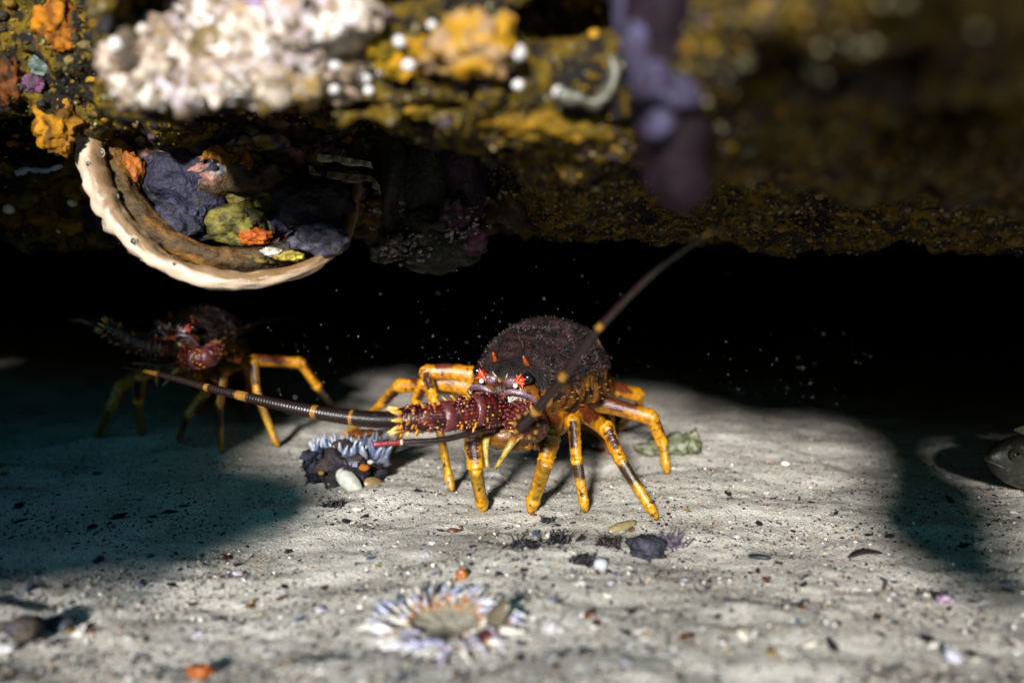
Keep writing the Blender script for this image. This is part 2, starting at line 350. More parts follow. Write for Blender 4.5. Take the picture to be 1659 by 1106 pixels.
lump('orange_sponge', [(95, 35, 34, 36, .7, H('8a5408'), H('5a3004')), (110, 65, 20, 18, .7, H('804a06'), H('502a04'))], 'orange sponge patch high on the reef beside a dark recess', 'sponge', seed=3)
lump('orange_sponge', [(92, 195, 34, 40, .7, H('8a5c0a'), H('4a2e06')), (100, 230, 20, 22, .6, H('80520a'), H('402806'))], 'yellow orange sponge lobe beside the top of the cream cup sponge', 'sponge', seed=13)
lump('yellow_sponge', [(770, 62, 60, 46, .7, H('946a0c'), H('80664a')), (730, 90, 46, 30, .7, H('7a6030'), H('6a5040')), (800, 95, 34, 26, .7, H('886010'), H('6e5640'))], 'large lumpy yellow sponge on the reef lip', 'sponge', seed=23)
lump('olive_sponge', [(650, 95, 34, 30, .6, H('6a5206'), H('9a6c08')), (690, 75, 30, 24, .6, H('946806'), H('4e3e06')), (620, 70, 26, 26, .6, H('584806'), H('80600a'))], 'olive yellow sponge between the pale sponge and the yellow sponge', 'sponge', seed=33)
lump('olive_sponge', [(700, 170, 60, 22, .5, H('4e3c06'), H('745406')), (860, 190, 70, 26, .5, H('523c06'), H('6a4c06')), (950, 205, 50, 22, .5, H('463606'), H('644a06'))], 'olive brown sponge crust along the lower edge of the reef lip', 'sponge', seed=43)
lump('ochre_sponge', [(940, 8, 24, 20, .6, H('86600a'), H('4a3606'))], 'small ochre sponge knob above a dark hollow in the reef', 'sponge', seed=53)
lump('rust_sponge', [(14, 128, 24, 34, .6, H('582c08'), H('2c1806'))], 'rust orange sponge at the recessed end of the reef', 'sponge', seed=63)
lump('pink_sponge', [(52, 138, 16, 14, .6, H('5c3450'), H('40303a'))], 'small magenta pink sponge patch on the recessed reef', 'sponge', seed=73)
lump('grey_sponge', [(66, 108, 16, 14, .6, H('5a6660'), H('3a4440'))], 'small grey green sponge patch above the pink sponge', 'sponge', seed=83)
lump('lilac_sponge', [(440, 8, 34, 18, .5, H('8a7690'), H('6a5c70'))], 'lilac crust on the top of the pale sponge', 'sponge', seed=93)
lump('mauve_sponge', [(605, 30, 22, 16, .5, H('5a4058'), H('6e5c6e'))], 'mauve crust between the pale sponge and the olive sponge', 'sponge', seed=96)
lump('maroon_sponge', [(155, 342, 20, 24, .7, H('341a24'), H('241418'))], 'dull maroon sponge behind the cream cup sponge', 'sponge', seed=103)
for px, py, a, c in ((40, 318, 24, '5a4412'), (72, 345, 26, '6a4c14'), (18, 352, 20, '6e4410'), (122, 300, 26, '6a5010'), (112, 358, 24, '7a5a12'), (150, 300, 18, '5a4a1c')):
    lump('ochre_sponge', [(px, py, a, a * .8, .8, H(c), H('3a2c10'))], 'rounded ochre sponge on the low roof behind the cup sponge', 'sponge', group='ochre sponges on the low roof', sub=3, seed=px)
def bead(px, py, r, c, label, group, name='white_bead', cat='ascidian', lift=0.5):
    p, n = on_reef(px, py); s_ = px2m(r, p[1]); m_ = MB(); blob(m_, p + n * s_ * lift, (s_, s_, s_ * .9), c, 2, .12, 2, seed=int(px)); tag(m_.build(name, M_CREAM), label, cat, group)
for px, py, r in ((573, 30, 15), (548, 68, 10), (545, 105, 13), (590, 122, 14), (652, 66, 11), (665, 104, 13), (622, 116, 9), (500, 108, 14), (838, 140, 10), (908, 148, 12), (543, 146, 10), (828, 88, 17), (430, 90, 13), (460, 130, 10), (185, 75, 15), (535, 130, 8), (700, 40, 8), (598, 150, 9)):
    bead(px, py, r, H('b4aeac'), 'small white rounded ascidian on the front of the reef lip', 'white ascidians on the reef lip')
for px, py, r in ((118, 328, 8), (14, 336, 9), (132, 370, 6), (20, 360, 5), (96, 372, 5)):
    bead(px, py, r, H('b8b4ac'), 'tiny white shell speck on the low roof behind the cup sponge', 'white specks on the low roof')
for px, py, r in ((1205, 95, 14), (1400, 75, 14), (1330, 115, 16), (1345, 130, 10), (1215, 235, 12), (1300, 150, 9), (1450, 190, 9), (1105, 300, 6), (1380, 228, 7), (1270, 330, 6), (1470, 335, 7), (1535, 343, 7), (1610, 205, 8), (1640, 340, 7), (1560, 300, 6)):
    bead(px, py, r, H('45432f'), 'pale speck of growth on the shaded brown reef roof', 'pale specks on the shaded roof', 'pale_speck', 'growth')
# crust of small lumps all over the reef
mb = MB(); cc_ = [H(h) for h in ('4a3806', '6a4c08', '2a2008', '1a1410', '3a2a2c', '5a4c28', '241a22', '8a6408', '564410', '140f0c')]
for k in range(520):
    px, py = random.uniform(-60, 1720), random.uniform(0, 390)
    p, n = on_reef(px, py)
    if p is None or p[1] > 1.1: continue
    s_ = px2m(random.uniform(4, 17) * (.8 if p[1] < .5 else .7), p[1]); blob(mb, p, (s_ * random.uniform(.7, 1.3), s_ * .7, s_ * random.uniform(.5, 1)), random.choice(cc_), 2, .4, 3, seed=k, octs=3)
tag(mb.build('reef_crust', M_GROW), 'lumpy brown and olive crust of small growths covering the reef', 'crust', kind='stuff')
# worm tubes
def wtube(pts, r, c, name, label, cat, depth=None, lift=0.004, n=26):
    P = []
    for q in pts:
        if depth is None: p, nn = on_reef(*q); P.append(p + nn * lift)
        else: P.append(at(q[0], q[1], depth))
    m_ = MB(); tube(m_, P, lambda t: r * (1 - .25 * t), c, 10, n, bump=lambda t, a: .12 * np.sin(t * 60) + .6 * vn2(t, a, 12, 5)); return tag(m_.build(name, M_CREAM), label, cat)
d0 = on_reef(960, 160)[0][1] - 0.012
wtube([(905, 150), (930, 160), (962, 166), (985, 152), (996, 120), (992, 92)], 0.0032, H('4c4a3e'), 'worm_tube', 'pale curled worm tube next to the purple finger sponge', 'worm tube', d0)
d0 = on_reef(60, 276)[0][1] - 0.006
wtube([(26, 280), (50, 274), (75, 276), (100, 268)], 0.0026, H('8a94a8'), 'worm_tube', 'bluish white worm tube lying along the low roof', 'worm tube', min(d0, .8))

# hanging finger sponge, then an unseen one added to cast the finger shadow
def finger(path, r0, r1, name, label, spots):
    m_ = MB(); pur, lil = H('12060d'), H('3e3a50')
    def col(t, a):
        P_ = np.stack([t * 6, np.cos(a) * 1.5, np.sin(a) * 1.5], 1); k = sstep(.1, .45, fbm(P_, 1.3, 3, 7))[:, None] * 0.35
        return pur * (1 - k) + H('301c2c') * k
    tube(m_, path, lambda t: (r0 + (r1 - r0) * t) * (math.sqrt(max(0, 1 - max(0, (t - .86) / .14) ** 2)) * .96 + .04), col, 28, 40, bump=lambda t, a: .16 * fbm(np.stack([t * 7, np.cos(a), np.sin(a)], 1), 1.2, 3, 5))
    o = m_.build(name, M_SPONGE); tag(o, label, 'sponge')
    for (px, py, d, a, b) in spots:
        q = MB(); blob(q, at(px, py, d), (px2m(a, d), px2m(a, d) * .5, px2m(b, d)), lil, 3, .25, 2.2, seed=int(px), col2=H('221a28')); q.build('pale_patch', M_SPONGE, o)
    return o
finger([at(1085, -130, .335), at(1080, -20, .33), at(1085, 120, .33), at(1092, 230, .335), at(1108, 345, .34)], px2m(82, .33), px2m(44, .33), 'finger_sponge', 'dark purple finger sponge with lilac patches hanging off the reef lip',
       [(1012, 10, .325, 20, 46), (1030, 75, .319, 22, 44), (1058, 130, .314, 34, 30), (1105, 150, .314, 40, 24), (1068, 200, .313, 24, 22)])
finger([(.30, .15, .40), (.270, .15, .26), (.247, .15, .195), (.188, .15, .128)], .050, .046, 'finger_sponge', 'plain dark purple unseen finger added to cast a shadow on the sand', [])

# cream cup sponge with its crusted inside
D0 = .665
cup = empty('cup_sponge', at(350, 466, D0)); tag(cup, 'cream cup sponge with dark crusted hollow hanging off the reef', 'sponge')
rim_px = [(118, 172, .672), (138, 186, .662), (150, 222, .652), (150, 272, .643), (182, 338, .632), (222, 390, .624), (268, 422, .619), (338, 449, .617), (420, 454, .622), (505, 430, .637), (554, 386, .657), (572, 335, .68), (578, 300, .70)]
P = [at(*q) for q in rim_px]
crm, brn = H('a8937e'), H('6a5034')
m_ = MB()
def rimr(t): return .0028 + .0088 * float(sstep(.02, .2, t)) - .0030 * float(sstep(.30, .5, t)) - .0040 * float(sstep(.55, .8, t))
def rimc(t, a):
    k = np.clip(sstep(.62, .80, t) * .75 + sstep(.25, .55, -np.sin(a) + .5 * vn2(t, a, 14, 4)) * .9, 0, 1)[:, None]  # shade of the right end put into the colour; inner side browner
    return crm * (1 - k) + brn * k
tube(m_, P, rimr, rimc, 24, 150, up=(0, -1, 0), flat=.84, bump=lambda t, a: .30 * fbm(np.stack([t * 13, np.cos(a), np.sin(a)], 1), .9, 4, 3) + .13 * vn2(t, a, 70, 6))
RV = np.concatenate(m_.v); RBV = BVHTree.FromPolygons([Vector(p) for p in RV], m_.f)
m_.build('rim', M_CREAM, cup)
# inner wall: from the rim back and up to a hollow
m_ = MB(); PR = catmull(P, 90); V_ = []; C_ = []; nk = 14
cen = at(375, 255, .80)
for i, p in enumerate(PR):
    for j in range(nk):
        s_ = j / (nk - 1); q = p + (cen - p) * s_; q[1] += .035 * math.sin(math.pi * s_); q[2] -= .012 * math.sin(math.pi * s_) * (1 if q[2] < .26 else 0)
        V_.append(q); k = s_; C_.append(H('7e5220') * (1 - min(1, k * 1.8)) + H('2a2014') * min(1, k * 1.8))  # painted shade, darker toward the back of the hollow
V_ = np.array(V_); V_ += (.004 * fbm(V_, 70, 3, 2))[:, None] * np.array([.3, -1, .3])
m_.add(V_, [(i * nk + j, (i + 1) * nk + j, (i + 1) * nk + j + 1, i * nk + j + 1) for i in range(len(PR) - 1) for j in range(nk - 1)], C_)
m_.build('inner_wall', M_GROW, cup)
for (px, py, r, d) in ((165, 248, 5, 0), (143, 266, 3.5, 0), (217, 392, 5.5, 0), (268, 403, 4.5, 0), (282, 428, 2.6, 0), (190, 318, 2.5, 0)):
    q = MB(); loc_, nor_, _, _ = RBV.ray_cast(Vector((0, 0, CAM_H)), Vector(ray(px, py)).normalized())
    if loc_ is None: continue
    c = np.array(loc_); d = c[1]; s_ = px2m(r, d); th = np.linspace(0, 2 * math.pi, 13)[:-1]
    tube(q, [c + s_ * np.array([math.cos(a), -.25, 1.3 * math.sin(a)]) for a in np.append(th, th[0])], s_ * .16, H('94806a'), 6)
    blob(q, c, (s_ * .95, s_ * .5, s_ * 1.2), H('241408'), 2, .1, 2); q.build('osculum', M_CREAM, cup)
P3 = [at(px + (372 - px) * .17, py + (285 - py) * .20, d + .016) for px, py, d in rim_px]
m_ = MB(); tube(m_, P3, lambda t: .0125 - .006 * t, lambda t, a: mixc(mixc(H('6e4818'), H('3a2810'), sstep(-.3, .4, vn2(t, a, 9, 8))), H('1e1810'), sstep(.5, .75, t)), 20, 110, up=(0, -1, 0), bump=lambda t, a: .28 * vn2(t, a, 16, 12)); m_.build('inner_lip', M_GROW, cup)  # right end coloured darker to stand for its shade
m_ = MB(); blob(m_, at(368, 312, .722), (px2m(196, .72), .062, px2m(126, .72)), H('2e2416'), 6, .16, 4.0, seed=77, octs=6)
v_ = m_.v[0]; n1 = fbm(v_, 34, 4, 201); n2 = fbm(v_, 42, 4, 211); n3 = fbm(v_, 120, 3, 221); cc = np.tile(H('2c2010'), (len(v_), 1))
for kk, thr, hx_ in ((n1, .12, '201c2c'), (n2, .25, '5e5018'), (-n1, .30, '54340e'), (-n2, .42, '6e4a40'), (n3 + .3 * n2, .55, '807868'), (n1 + n3 * .6, .80, '3c3a50')): cc = mixc(cc, H(hx_), sstep(thr, thr + .12, kk))
m_.c[0] = cc; m_.v[0] = v_ + (.0035 * fbm(v_, 150, 3, 231))[:, None] * np.array([.3, -1, .3]); m_.build('crusted_lobe', M_GROW, cup)
# lumps inside the hollow, each a thing growing there
inside = [('blue_black_sponge', 300, 305, 64, 58, .672, '1c1a2a', '0c0b12', 'large blue black lumpy sponge inside the cup sponge'),
          ('slate_sponge', 290, 365, 44, 38, .652, '343246', '13121c', 'slate violet sponge lump near the cup sponge rim'),
          ('black_sponge', 508, 330, 58, 50, .668, '181620', '0a090e', 'round black sponge at the shaded end of the cup'),
          ('grey_sponge', 520, 388, 46, 26, .645, '4c4854', '26222c', 'grey frilled crust under the round black sponge'),
          ('olive_sponge', 378, 362, 44, 32, .655, '58501c', '2a2610', 'olive yellow sponge in the middle of the cup'),
          ('olive_sponge', 385, 418, 62, 14, .640, '54461a', '2a2412', 'thin olive crust along the bottom of the cup'),
          ('brown_sponge', 405, 285, 66, 40, .675, '3a2c14', '1c1610', 'dark brown sponge deep in the cup'),
          ('orange_sponge', 415, 383, 26, 13, .638, 'a04c10', '7a3808', 'small bright orange sponge patch inside the cup'),
          ('orange_sponge', 216, 280, 17, 30, .662, '8a4a10', '5a2e08', 'glossy orange sponge patch against the cream rim'),
          ('white_crust', 440, 408, 16, 7, .630, 'b0aa9c', '8a8474', 'small white crust at the bottom of the cup'),
          ('yellow_crust', 470, 415, 24, 8, .632, 'a08c34', '6a5a20', 'yellow crust beside the white crust in the cup')]
for nm, px, py, a, b, d, c, c2, lab in inside:
    q = MB(); blob(q, at(px, py, d), (px2m(a, d), px2m((a + b) / 2, d) * .7, px2m(b, d)), H(c), 4, .26, 2.6, seed=px, octs=4, col2=H(c2)); tag(q.build(nm, M_GROW), lab, 'sponge')
wtube([(112, 178), (132, 172), (148, 190), (150, 212)], .0055, H('a8b4b4'), 'sponge_stalk', 'pale bluish strand joining the cup sponge to the orange lobe', 'sponge', .66)

# ruffled lamellae in the shade
def ruffle(pts, d, h, c, label, seed):
    P_ = catmull([at(px, py, d) for px, py in pts], 60); m_ = MB(); V_ = []; nj = 6
    for i, p in enumerate(P_):
        wv = .004 * math.sin(i * .55 + seed) + .002 * math.sin(i * 1.3)
        for j in range(nj): s_ = j / (nj - 1); V_.append(p + np.array([.3 * wv * s_, wv * s_ - .004 * s_, -h * s_ * (.85 + .15 * math.sin(i * .21 + seed))]))
    n0 = len(V_); V_ = np.array(V_); V2 = V_ + np.array([0, .0016, 0]); F = []
    for i in range(len(P_) - 1):
        for j in range(nj - 1):
            a = (i * nj + j, (i + 1) * nj + j, (i + 1) * nj + j + 1, i * nj + j + 1); F.append(a); F.append(tuple(k + n0 for k in a[::-1]))
        a = (i * nj + nj - 1, (i + 1) * nj + nj - 1); F.append((a[0], a[1], a[1] + n0, a[0] + n0))
    m_.add(np.vstack([V_, V2]), F, H(c)); tag(m_.build('bryozoan', M_SPONGE), label, 'bryozoan')
ruffle([(515, 250), (540, 252), (570, 257), (600, 262)], .66, .006, '9a927c', 'thin pale frilly bryozoan on the shaded reef underside', 0)
ruffle([(500, 268), (535, 278), (570, 282), (600, 285), (615, 300)], .665, .007, '6a6254', 'dull frilly bryozoan hanging below the pale one', 2)
ruffle([(330, 245), (350, 235), (375, 250), (395, 240), (410, 258)], .66, .012, '6a4410', 'brown ruffled bryozoan above the cup hollow', 4)
ruffle([(345, 268), (370, 275), (390, 268), (410, 280)], .665, .010, '5a3a10', 'smaller brown ruffled bryozoan tucked in the cup hollow', 5)

# knobbly dark growths hanging in the shade behind the ledge
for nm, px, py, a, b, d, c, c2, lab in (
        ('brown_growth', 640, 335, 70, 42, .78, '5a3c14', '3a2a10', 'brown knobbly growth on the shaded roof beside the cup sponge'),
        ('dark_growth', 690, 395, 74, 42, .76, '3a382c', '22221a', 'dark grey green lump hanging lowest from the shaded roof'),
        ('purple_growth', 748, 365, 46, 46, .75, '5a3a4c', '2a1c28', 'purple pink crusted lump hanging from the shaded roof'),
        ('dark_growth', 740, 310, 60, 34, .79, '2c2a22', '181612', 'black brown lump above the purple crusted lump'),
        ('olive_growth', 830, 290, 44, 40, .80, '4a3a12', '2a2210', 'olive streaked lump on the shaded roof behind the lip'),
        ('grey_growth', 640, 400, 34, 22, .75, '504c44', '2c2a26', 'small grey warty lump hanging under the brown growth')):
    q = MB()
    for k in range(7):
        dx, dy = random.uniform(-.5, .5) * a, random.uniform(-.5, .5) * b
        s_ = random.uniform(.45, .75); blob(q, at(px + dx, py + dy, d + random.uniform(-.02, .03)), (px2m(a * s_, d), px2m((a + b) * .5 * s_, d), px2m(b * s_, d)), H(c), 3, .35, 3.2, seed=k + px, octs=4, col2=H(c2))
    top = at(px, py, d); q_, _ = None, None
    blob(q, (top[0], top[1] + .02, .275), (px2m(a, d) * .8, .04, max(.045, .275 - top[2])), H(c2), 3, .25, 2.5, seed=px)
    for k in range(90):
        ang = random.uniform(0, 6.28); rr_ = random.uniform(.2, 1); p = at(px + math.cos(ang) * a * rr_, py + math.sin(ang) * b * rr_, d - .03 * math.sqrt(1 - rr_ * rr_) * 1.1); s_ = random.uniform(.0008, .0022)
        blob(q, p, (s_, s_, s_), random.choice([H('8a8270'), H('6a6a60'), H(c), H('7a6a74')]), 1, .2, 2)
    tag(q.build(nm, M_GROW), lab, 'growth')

# unseen rock added to shade the sand and the second lobster
mb = MB()
blob(mb, (-.47, .28, .130), (.215, .085, .056), H('4a463c'), 5, .16, 2.2, seed=4, octs=4, col2=H('3a2e20'))
blob(mb, (-.64, .28, .20), (.19, .13, .30), H('4a463c'), 5, .2, 2.2, seed=8, octs=4, col2=H('3a2e20'))
blob(mb, (-.515, .28, .228), (.122, .08, .098), H('4a463c'), 4, .10, 2.2, seed=14, octs=4, col2=H('3a2e20'))
blob(mb, (-.98, .30, .18), (.36, .16, .30), H('4a463c'), 5, .18, 2.2, seed=18, octs=4, col2=H('3a2e20'))
tag(mb.build('shade_boulder', M_ROCK), 'dull brown unseen rock with an undercut nose added to shade the sand', 'shade_boulder')

# ------------------------------------------------------------------ lobsters
YEL, ORG, MAR, DRK, GOLD = H('9a6604'), H('a05806'), H('2a0c0a'), H('140b06'), H('b87818')
PALE = H('c8b070')
def sample_tube(V_, tt, aa, ns, amin=-1, n=40):
    i = RNG.integers(0, len(V_), n); return i

def lobster(label, O, yaw, roll, sc, legs, antR, antL, antennule, group, pitch=0.0):
    """antR: antenna on the image's left: (peduncle joints, flagellum); antL: the other"""
    fx = np.array([math.cos(yaw), -math.sin(yaw), 0]); fs = np.array([math.sin(yaw), math.cos(yaw), 0]); fz = np.array([0, 0, 1.0])
    Rl = np.array(Matrix.Rotation(roll, 3, Vector(fs))); fx = Rl @ fx; fz = Rl @ fz
    Rp = np.array(Matrix.Rotation(pitch, 3, Vector(fx))); fs = Rp @ fs; fz = Rp @ fz
    O = np.asarray(O, float)
    def W(x, s, z): return O + sc * (np.multiply.outer(x, fx) + np.multiply.outer(s, fs) + np.multiply.outer(z, fz))
    foot = np.mean([l[-1] for l in legs], axis=0)
    root = empty('lobster', (foot[0], foot[1], gz1(foot[0], foot[1]))); tag(root, label, 'lobster', group)
    # carapace
    ks = [-.004, .0, .012, .03, .06, .09, .12, .143, .150, .152]
    kw = [.012, .022, .032, .041, .049, .053, .052, .047, .040, .02]
    kt = [.000, .006, .014, .023, .034, .040, .039, .033, .026, .01]
    kb = [-.030, -.040, -.048, -.054, -.057, -.057, -.054, -.05, -.045, -.03]
    n = 70; ns = 72; s_ = np.linspace(ks[0], ks[-1], n); wv = np.interp(s_, ks, kw); tv = np.interp(s_, ks, kt); bv = np.interp(s_, ks, kb)
    ker = np.ones(5) / 5
    for arr in (wv, tv, bv): arr[2:-2] = np.convolve(arr, ker, 'valid')
    a = np.arange(ns) * 2 * math.pi / ns; ca, sa = np.cos(a), np.sin(a); zc = -.022
    X = wv[:, None] * np.sign(ca) * np.abs(ca) ** .85; up = sa > 0
    Zl = np.where(up, zc + (tv[:, None] - zc) * np.abs(sa) ** .9, zc - (zc - bv[:, None]) * np.abs(sa) ** 1.1)
    X = np.where(up, X, X * (1 - .35 * np.abs(sa)))
    SS = np.repeat(s_, ns); X = X.ravel(); Zl = Zl.ravel(); AA = np.tile(a, n)
    L3 = np.stack([X, SS, Zl], 1)
    bmp = .0014 * fbm(L3, 90, 3, 41) + .0012 * fbm(L3, 260, 2, 43)
    rad = np.stack([X, 0 * X, Zl - zc], 1); rad /= np.linalg.norm(rad, axis=1)[:, None] + 1e-9
    topk = sstep(-.30, .05, np.sin(AA)); L3 = L3 + rad * (bmp * topk)[:, None]
    L3[:, 2] -= .0035 * np.exp(-((SS - .075 - .25 * L3[:, 0] ** 2 / .05) / .006) ** 2) * topk      # cervical groove
    pat = fbm(L3, 55, 3, 47)
    ctop = mixc(H('100808'), H('2e1e1c'), sstep(-.1, .5, pat)); cbot = mixc(H('5a340a'), H('7e5014'), sstep(-.3, .3, fbm(L3, 60, 2, 48)))
    C_ = mixc(cbot, ctop, sstep(.02, .36, np.sin(AA) + .15 * pat))
    F = [(i * ns + j, (i + 1) * ns + j, (i + 1) * ns + (j + 1) % ns, i * ns + (j + 1) % ns) for i in range(n - 1) for j in range(ns)]
    F += [tuple(range(ns)), tuple(range(n * ns - 1, n * ns - ns - 1, -1))]
    m_ = MB(); m_.add(W(L3[:, 0], L3[:, 1], L3[:, 2]), F, C_); car = m_.build('carapace', M_CARA, root)
    # fuzz of fine algae on the shell
    m_ = MB(); idx = np.where((np.sin(AA) > .27) & (SS > .012))[0]; NF = 14000
    cols = np.array([H('362a2a'), H('4a3c3a'), H('1a1214'), H('0e0a0c'), H('3c2a2a'), H('5c4c4a')])
    ii = RNG.choice(idx, NF); p = L3[ii] + RNG.normal(0, .0009, (NF, 3)); nrm = rad[ii]; cl = fbm(p + 2, 75, 3, 60); cl2 = fbm(p + 5, 32, 2, 66)
    ln = (RNG.uniform(.0012, .0036, NF) * np.clip(1 + .9 * cl, .15, 2.2))[:, None]
    di = nrm * .7 + np.stack([RNG.normal(0, .6, NF), .3 + RNG.normal(0, .5, NF), RNG.normal(0, .5, NF) - .15], 1); di /= np.linalg.norm(di, axis=1)[:, None]
    sd = np.cross(di, RNG.normal(0, 1, (NF, 3))); sd /= np.linalg.norm(sd, axis=1)[:, None] + 1e-9; sd *= RNG.uniform(.00012, .00026, NF)[:, None]
    b0 = p - nrm * .0008; mid = p + di * ln * .55; tip = p + di * ln + np.array([0, 0, -.25]) * ln
    VV = np.stack([b0 - sd, b0 + sd, mid + sd * .8, mid - sd * .8, tip], 1).reshape(-1, 3); j = np.arange(NF) * 5
    FF = [tuple(q) for q in np.stack([j, j + 1, j + 2, j + 3], 1)] + [tuple(q) for q in np.stack([j + 3, j + 2, j + 4], 1)]
    CC = np.repeat(cols[RNG.integers(0, 6, NF)] * (.3 + .8 * sstep(-.25, .35, cl2 + .3 * cl))[:, None], 5, 0)
    m_.add(W(VV[:, 0], VV[:, 1], VV[:, 2]), FF, CC); tag(m_.build('algae_fuzz', M_FUZZ, car), kind='stuff')
    # carapace side spines, gold beads along the lower edge
    m_ = MB()
    for k in range(16):
        for sd in (-1, 1):
            s0 = .016 + .008 * k; x0 = np.interp(s0, ks, kw) * sd; m0 = W(x0 * .985, s0, -.014 - .006 * (k % 3)); cone(m_, m0, m0 + sc * (fx * sd * .0035 + fz * .001 - fs * .003), .0012 * sc, H('4a2808'), H('8a5610'), 5)
    for k in range(70):
        sd = random.choice((-1, 1)); s0 = random.uniform(.004, .06); a0 = random.uniform(.0, .45); x0 = np.interp(s0, ks, kw) * math.cos(a0) * sd
        p = W(x0, s0, zc + (np.interp(s0, ks, kt) - zc) * math.sin(a0)); r0 = random.uniform(.0003, .0008) * sc; blob(m_, p, (r0, r0, r0), H('9a6414'), 1, 0, 1)
    for k in range(24):       # larger spines scattered on the back, half buried in fuzz
        s0 = random.uniform(.02, .14); a0 = random.uniform(.25, 2.9); x0 = np.interp(s0, ks, kw) * math.cos(a0); z0 = zc + (np.interp(s0, ks, kt) - zc) * math.sin(a0) ** .9
        p = W(x0, s0, z0); nrm = fx * math.cos(a0) + fz * math.sin(a0) - fs * .9; cone(m_, p, p + nrm * .0042 * sc, .0016 * sc, H('20120e'), H('3e2418'), 5)
    tag(m_.build('spines', M_SHELL, root), kind='stuff')
    m_ = MB(); cone(m_, W(.030, .146, .022), W(.046, .135, .004), .0028 * sc, GOLD, H('7a2c08')); cone(m_, W(-.030, .146, .022), W(-.046, .135, .004), .0028 * sc, GOLD, H('7a2c08')); m_.build('rear_edge', M_SHELL, root)
    # abdomen segments and tail fan, curling down behind
    pc = np.array([.150, .02]) ; ang = -.15; prev = None
    for k in range(6):
        m_ = MB(); q = []
        for t in np.linspace(0, 1, 7):
            aa = ang - .16 * t; q.append((pc[0] + .024 * t * math.cos(aa), pc[1] - .012 + .024 * t * math.sin(aa), t))
        w0 = .044 - .0022 * k; V_ = []; C2 = []
        for (ss, zz, t) in q:
            for j in range(25):
                th = math.pi * (j / 24) * 1.24 - .12 * math.pi; flare = 1 + .05 * math.sin(math.pi * t)
                V_.append((w0 * flare * math.cos(th), ss, zz - .03 + .034 * flare * math.sin(th)))
                C2.append(mixc(H('190c0b'), ORG, np.array([float(t > .72) * .5 + float(abs(math.cos(th)) > .8) * .6]))[0])
        V_ = np.array(V_); F = [(i * 25 + j, (i + 1) * 25 + j, (i + 1) * 25 + j + 1, i * 25 + j + 1) for i in range(6) for j in range(24)]
        m_.add(W(V_[:, 0], V_[:, 1], V_[:, 2]), F, C2); m_.build('abdomen_segment', M_SHELL, root)
        pc = np.array([q[-1][0] - .004, q[-1][1] + .012]); ang -= .18
    for k in range(5):
        m_ = MB(); an = (k - 2) * .42; V_ = []; c0 = np.array([0, pc[0] + .002, pc[1] - .022])
        for i in range(8):
            for j in range(7):
                t = i / 7; u = (j / 6 - .5) * (.008 + .016 * math.sin(t * 2.2)); dx = t * .045; V_.append(c0 + np.array([math.sin(an) * dx + u * math.cos(an), math.cos(an) * dx - u * math.sin(an), -.012 * t + .002 * math.cos(u * 300)]))
        V_ = np.array(V_); n0 = len(V_); V2 = np.vstack([V_, V_ - np.array([0, 0, .0015])]); F = []
        for i in range(7):
            for j in range(6):
                qd = (i * 7 + j, i * 7 + j + 1, (i + 1) * 7 + j + 1, (i + 1) * 7 + j); F += [qd, tuple(z + n0 for z in qd[::-1])]
        m_.add(W(V2[:, 0], V2[:, 1], V2[:, 2]), F, H('3a1c0a')); m_.build('tail_fan', M_SHELL, root)
    # face
    m_ = MB(); Rb = np.stack([fx, fs, fz], 1)
    blob(m_, W(0, .004, -.026), np.array([.032, .018, .026]) * sc, H('2a1208'), 4, .12, 5, rot=Rb, seed=2, col2=H('6a3c10'))
    blob(m_, W(0, .004, -.048), np.array([.024, .020, .014]) * sc, H('3a2208'), 3, .14, 4, rot=Rb, seed=5, col2=H('5e3a0e'))
    for k in range(260):
        th = random.uniform(0, math.pi * 2); rr_ = random.uniform(.1, .95); p = W(.030 * rr_ * math.cos(th), .004 - .018 * math.sqrt(1 - rr_ ** 2), -.028 + .026 * rr_ * math.sin(th)); r0 = random.uniform(.0005, .0012) * sc
        blob(m_, p, (r0, r0, r0), random.choice([GOLD, ORG, H('8a5a18'), H('b08c50')]), 1, 0, 1)
    face = m_.build('face', M_HEAD, root)
    m_ = MB(); lil = H('4a343c')
    for sd in (-1, 1):     # lilac brow plates and the pink plates between the eyes
        arc = [W(sd * .003, -.014, -.016), W(sd * .011, -.017, -.011), W(sd * .022, -.014, -.012), W(sd * .030, -.006, -.019), W(sd * .033, .0, -.030)]
        tube(m_, arc, lambda t: (.0024 - .0012 * abs(t - .4)) * sc, lambda t, a: mixc(lil, H('6a545c'), sstep(-.3, .6, np.cos(a))), 12, 24, flat=.55)
        blob(m_, W(sd * .0085, -.010, -.004), np.array([.0055, .003, .0048]) * sc, H('3e282e'), 3, .08, 2, rot=Rb, col2=H('5a3e44'))
    m_.build('brow_plate', M_HEAD, root)
    m_ = MB()
    for dx, dz, l in ((-.0035, .0, .008), (.0035, .0, .008)): cone(m_, W(dx * .6, -.006, -.006), W(dx * 1.9, -.014, .003), .0013 * sc, H('8a745a'), H('b0a080'))
    for k in range(5): p = W((k - 2) * .0032, -.018, -.0165 + .001 * (k % 2)); blob(m_, p, np.array([.0026, .002, .0022]) * sc, H('8a3206'), 2, .2, 3, seed=k)
    cone(m_, W(0, -.017, -.018), W(0, -.021, -.026), .0016 * sc, H('b85a10'), GOLD)
    m_.build('rostrum', M_SHELL, root)
    red = H('962606')
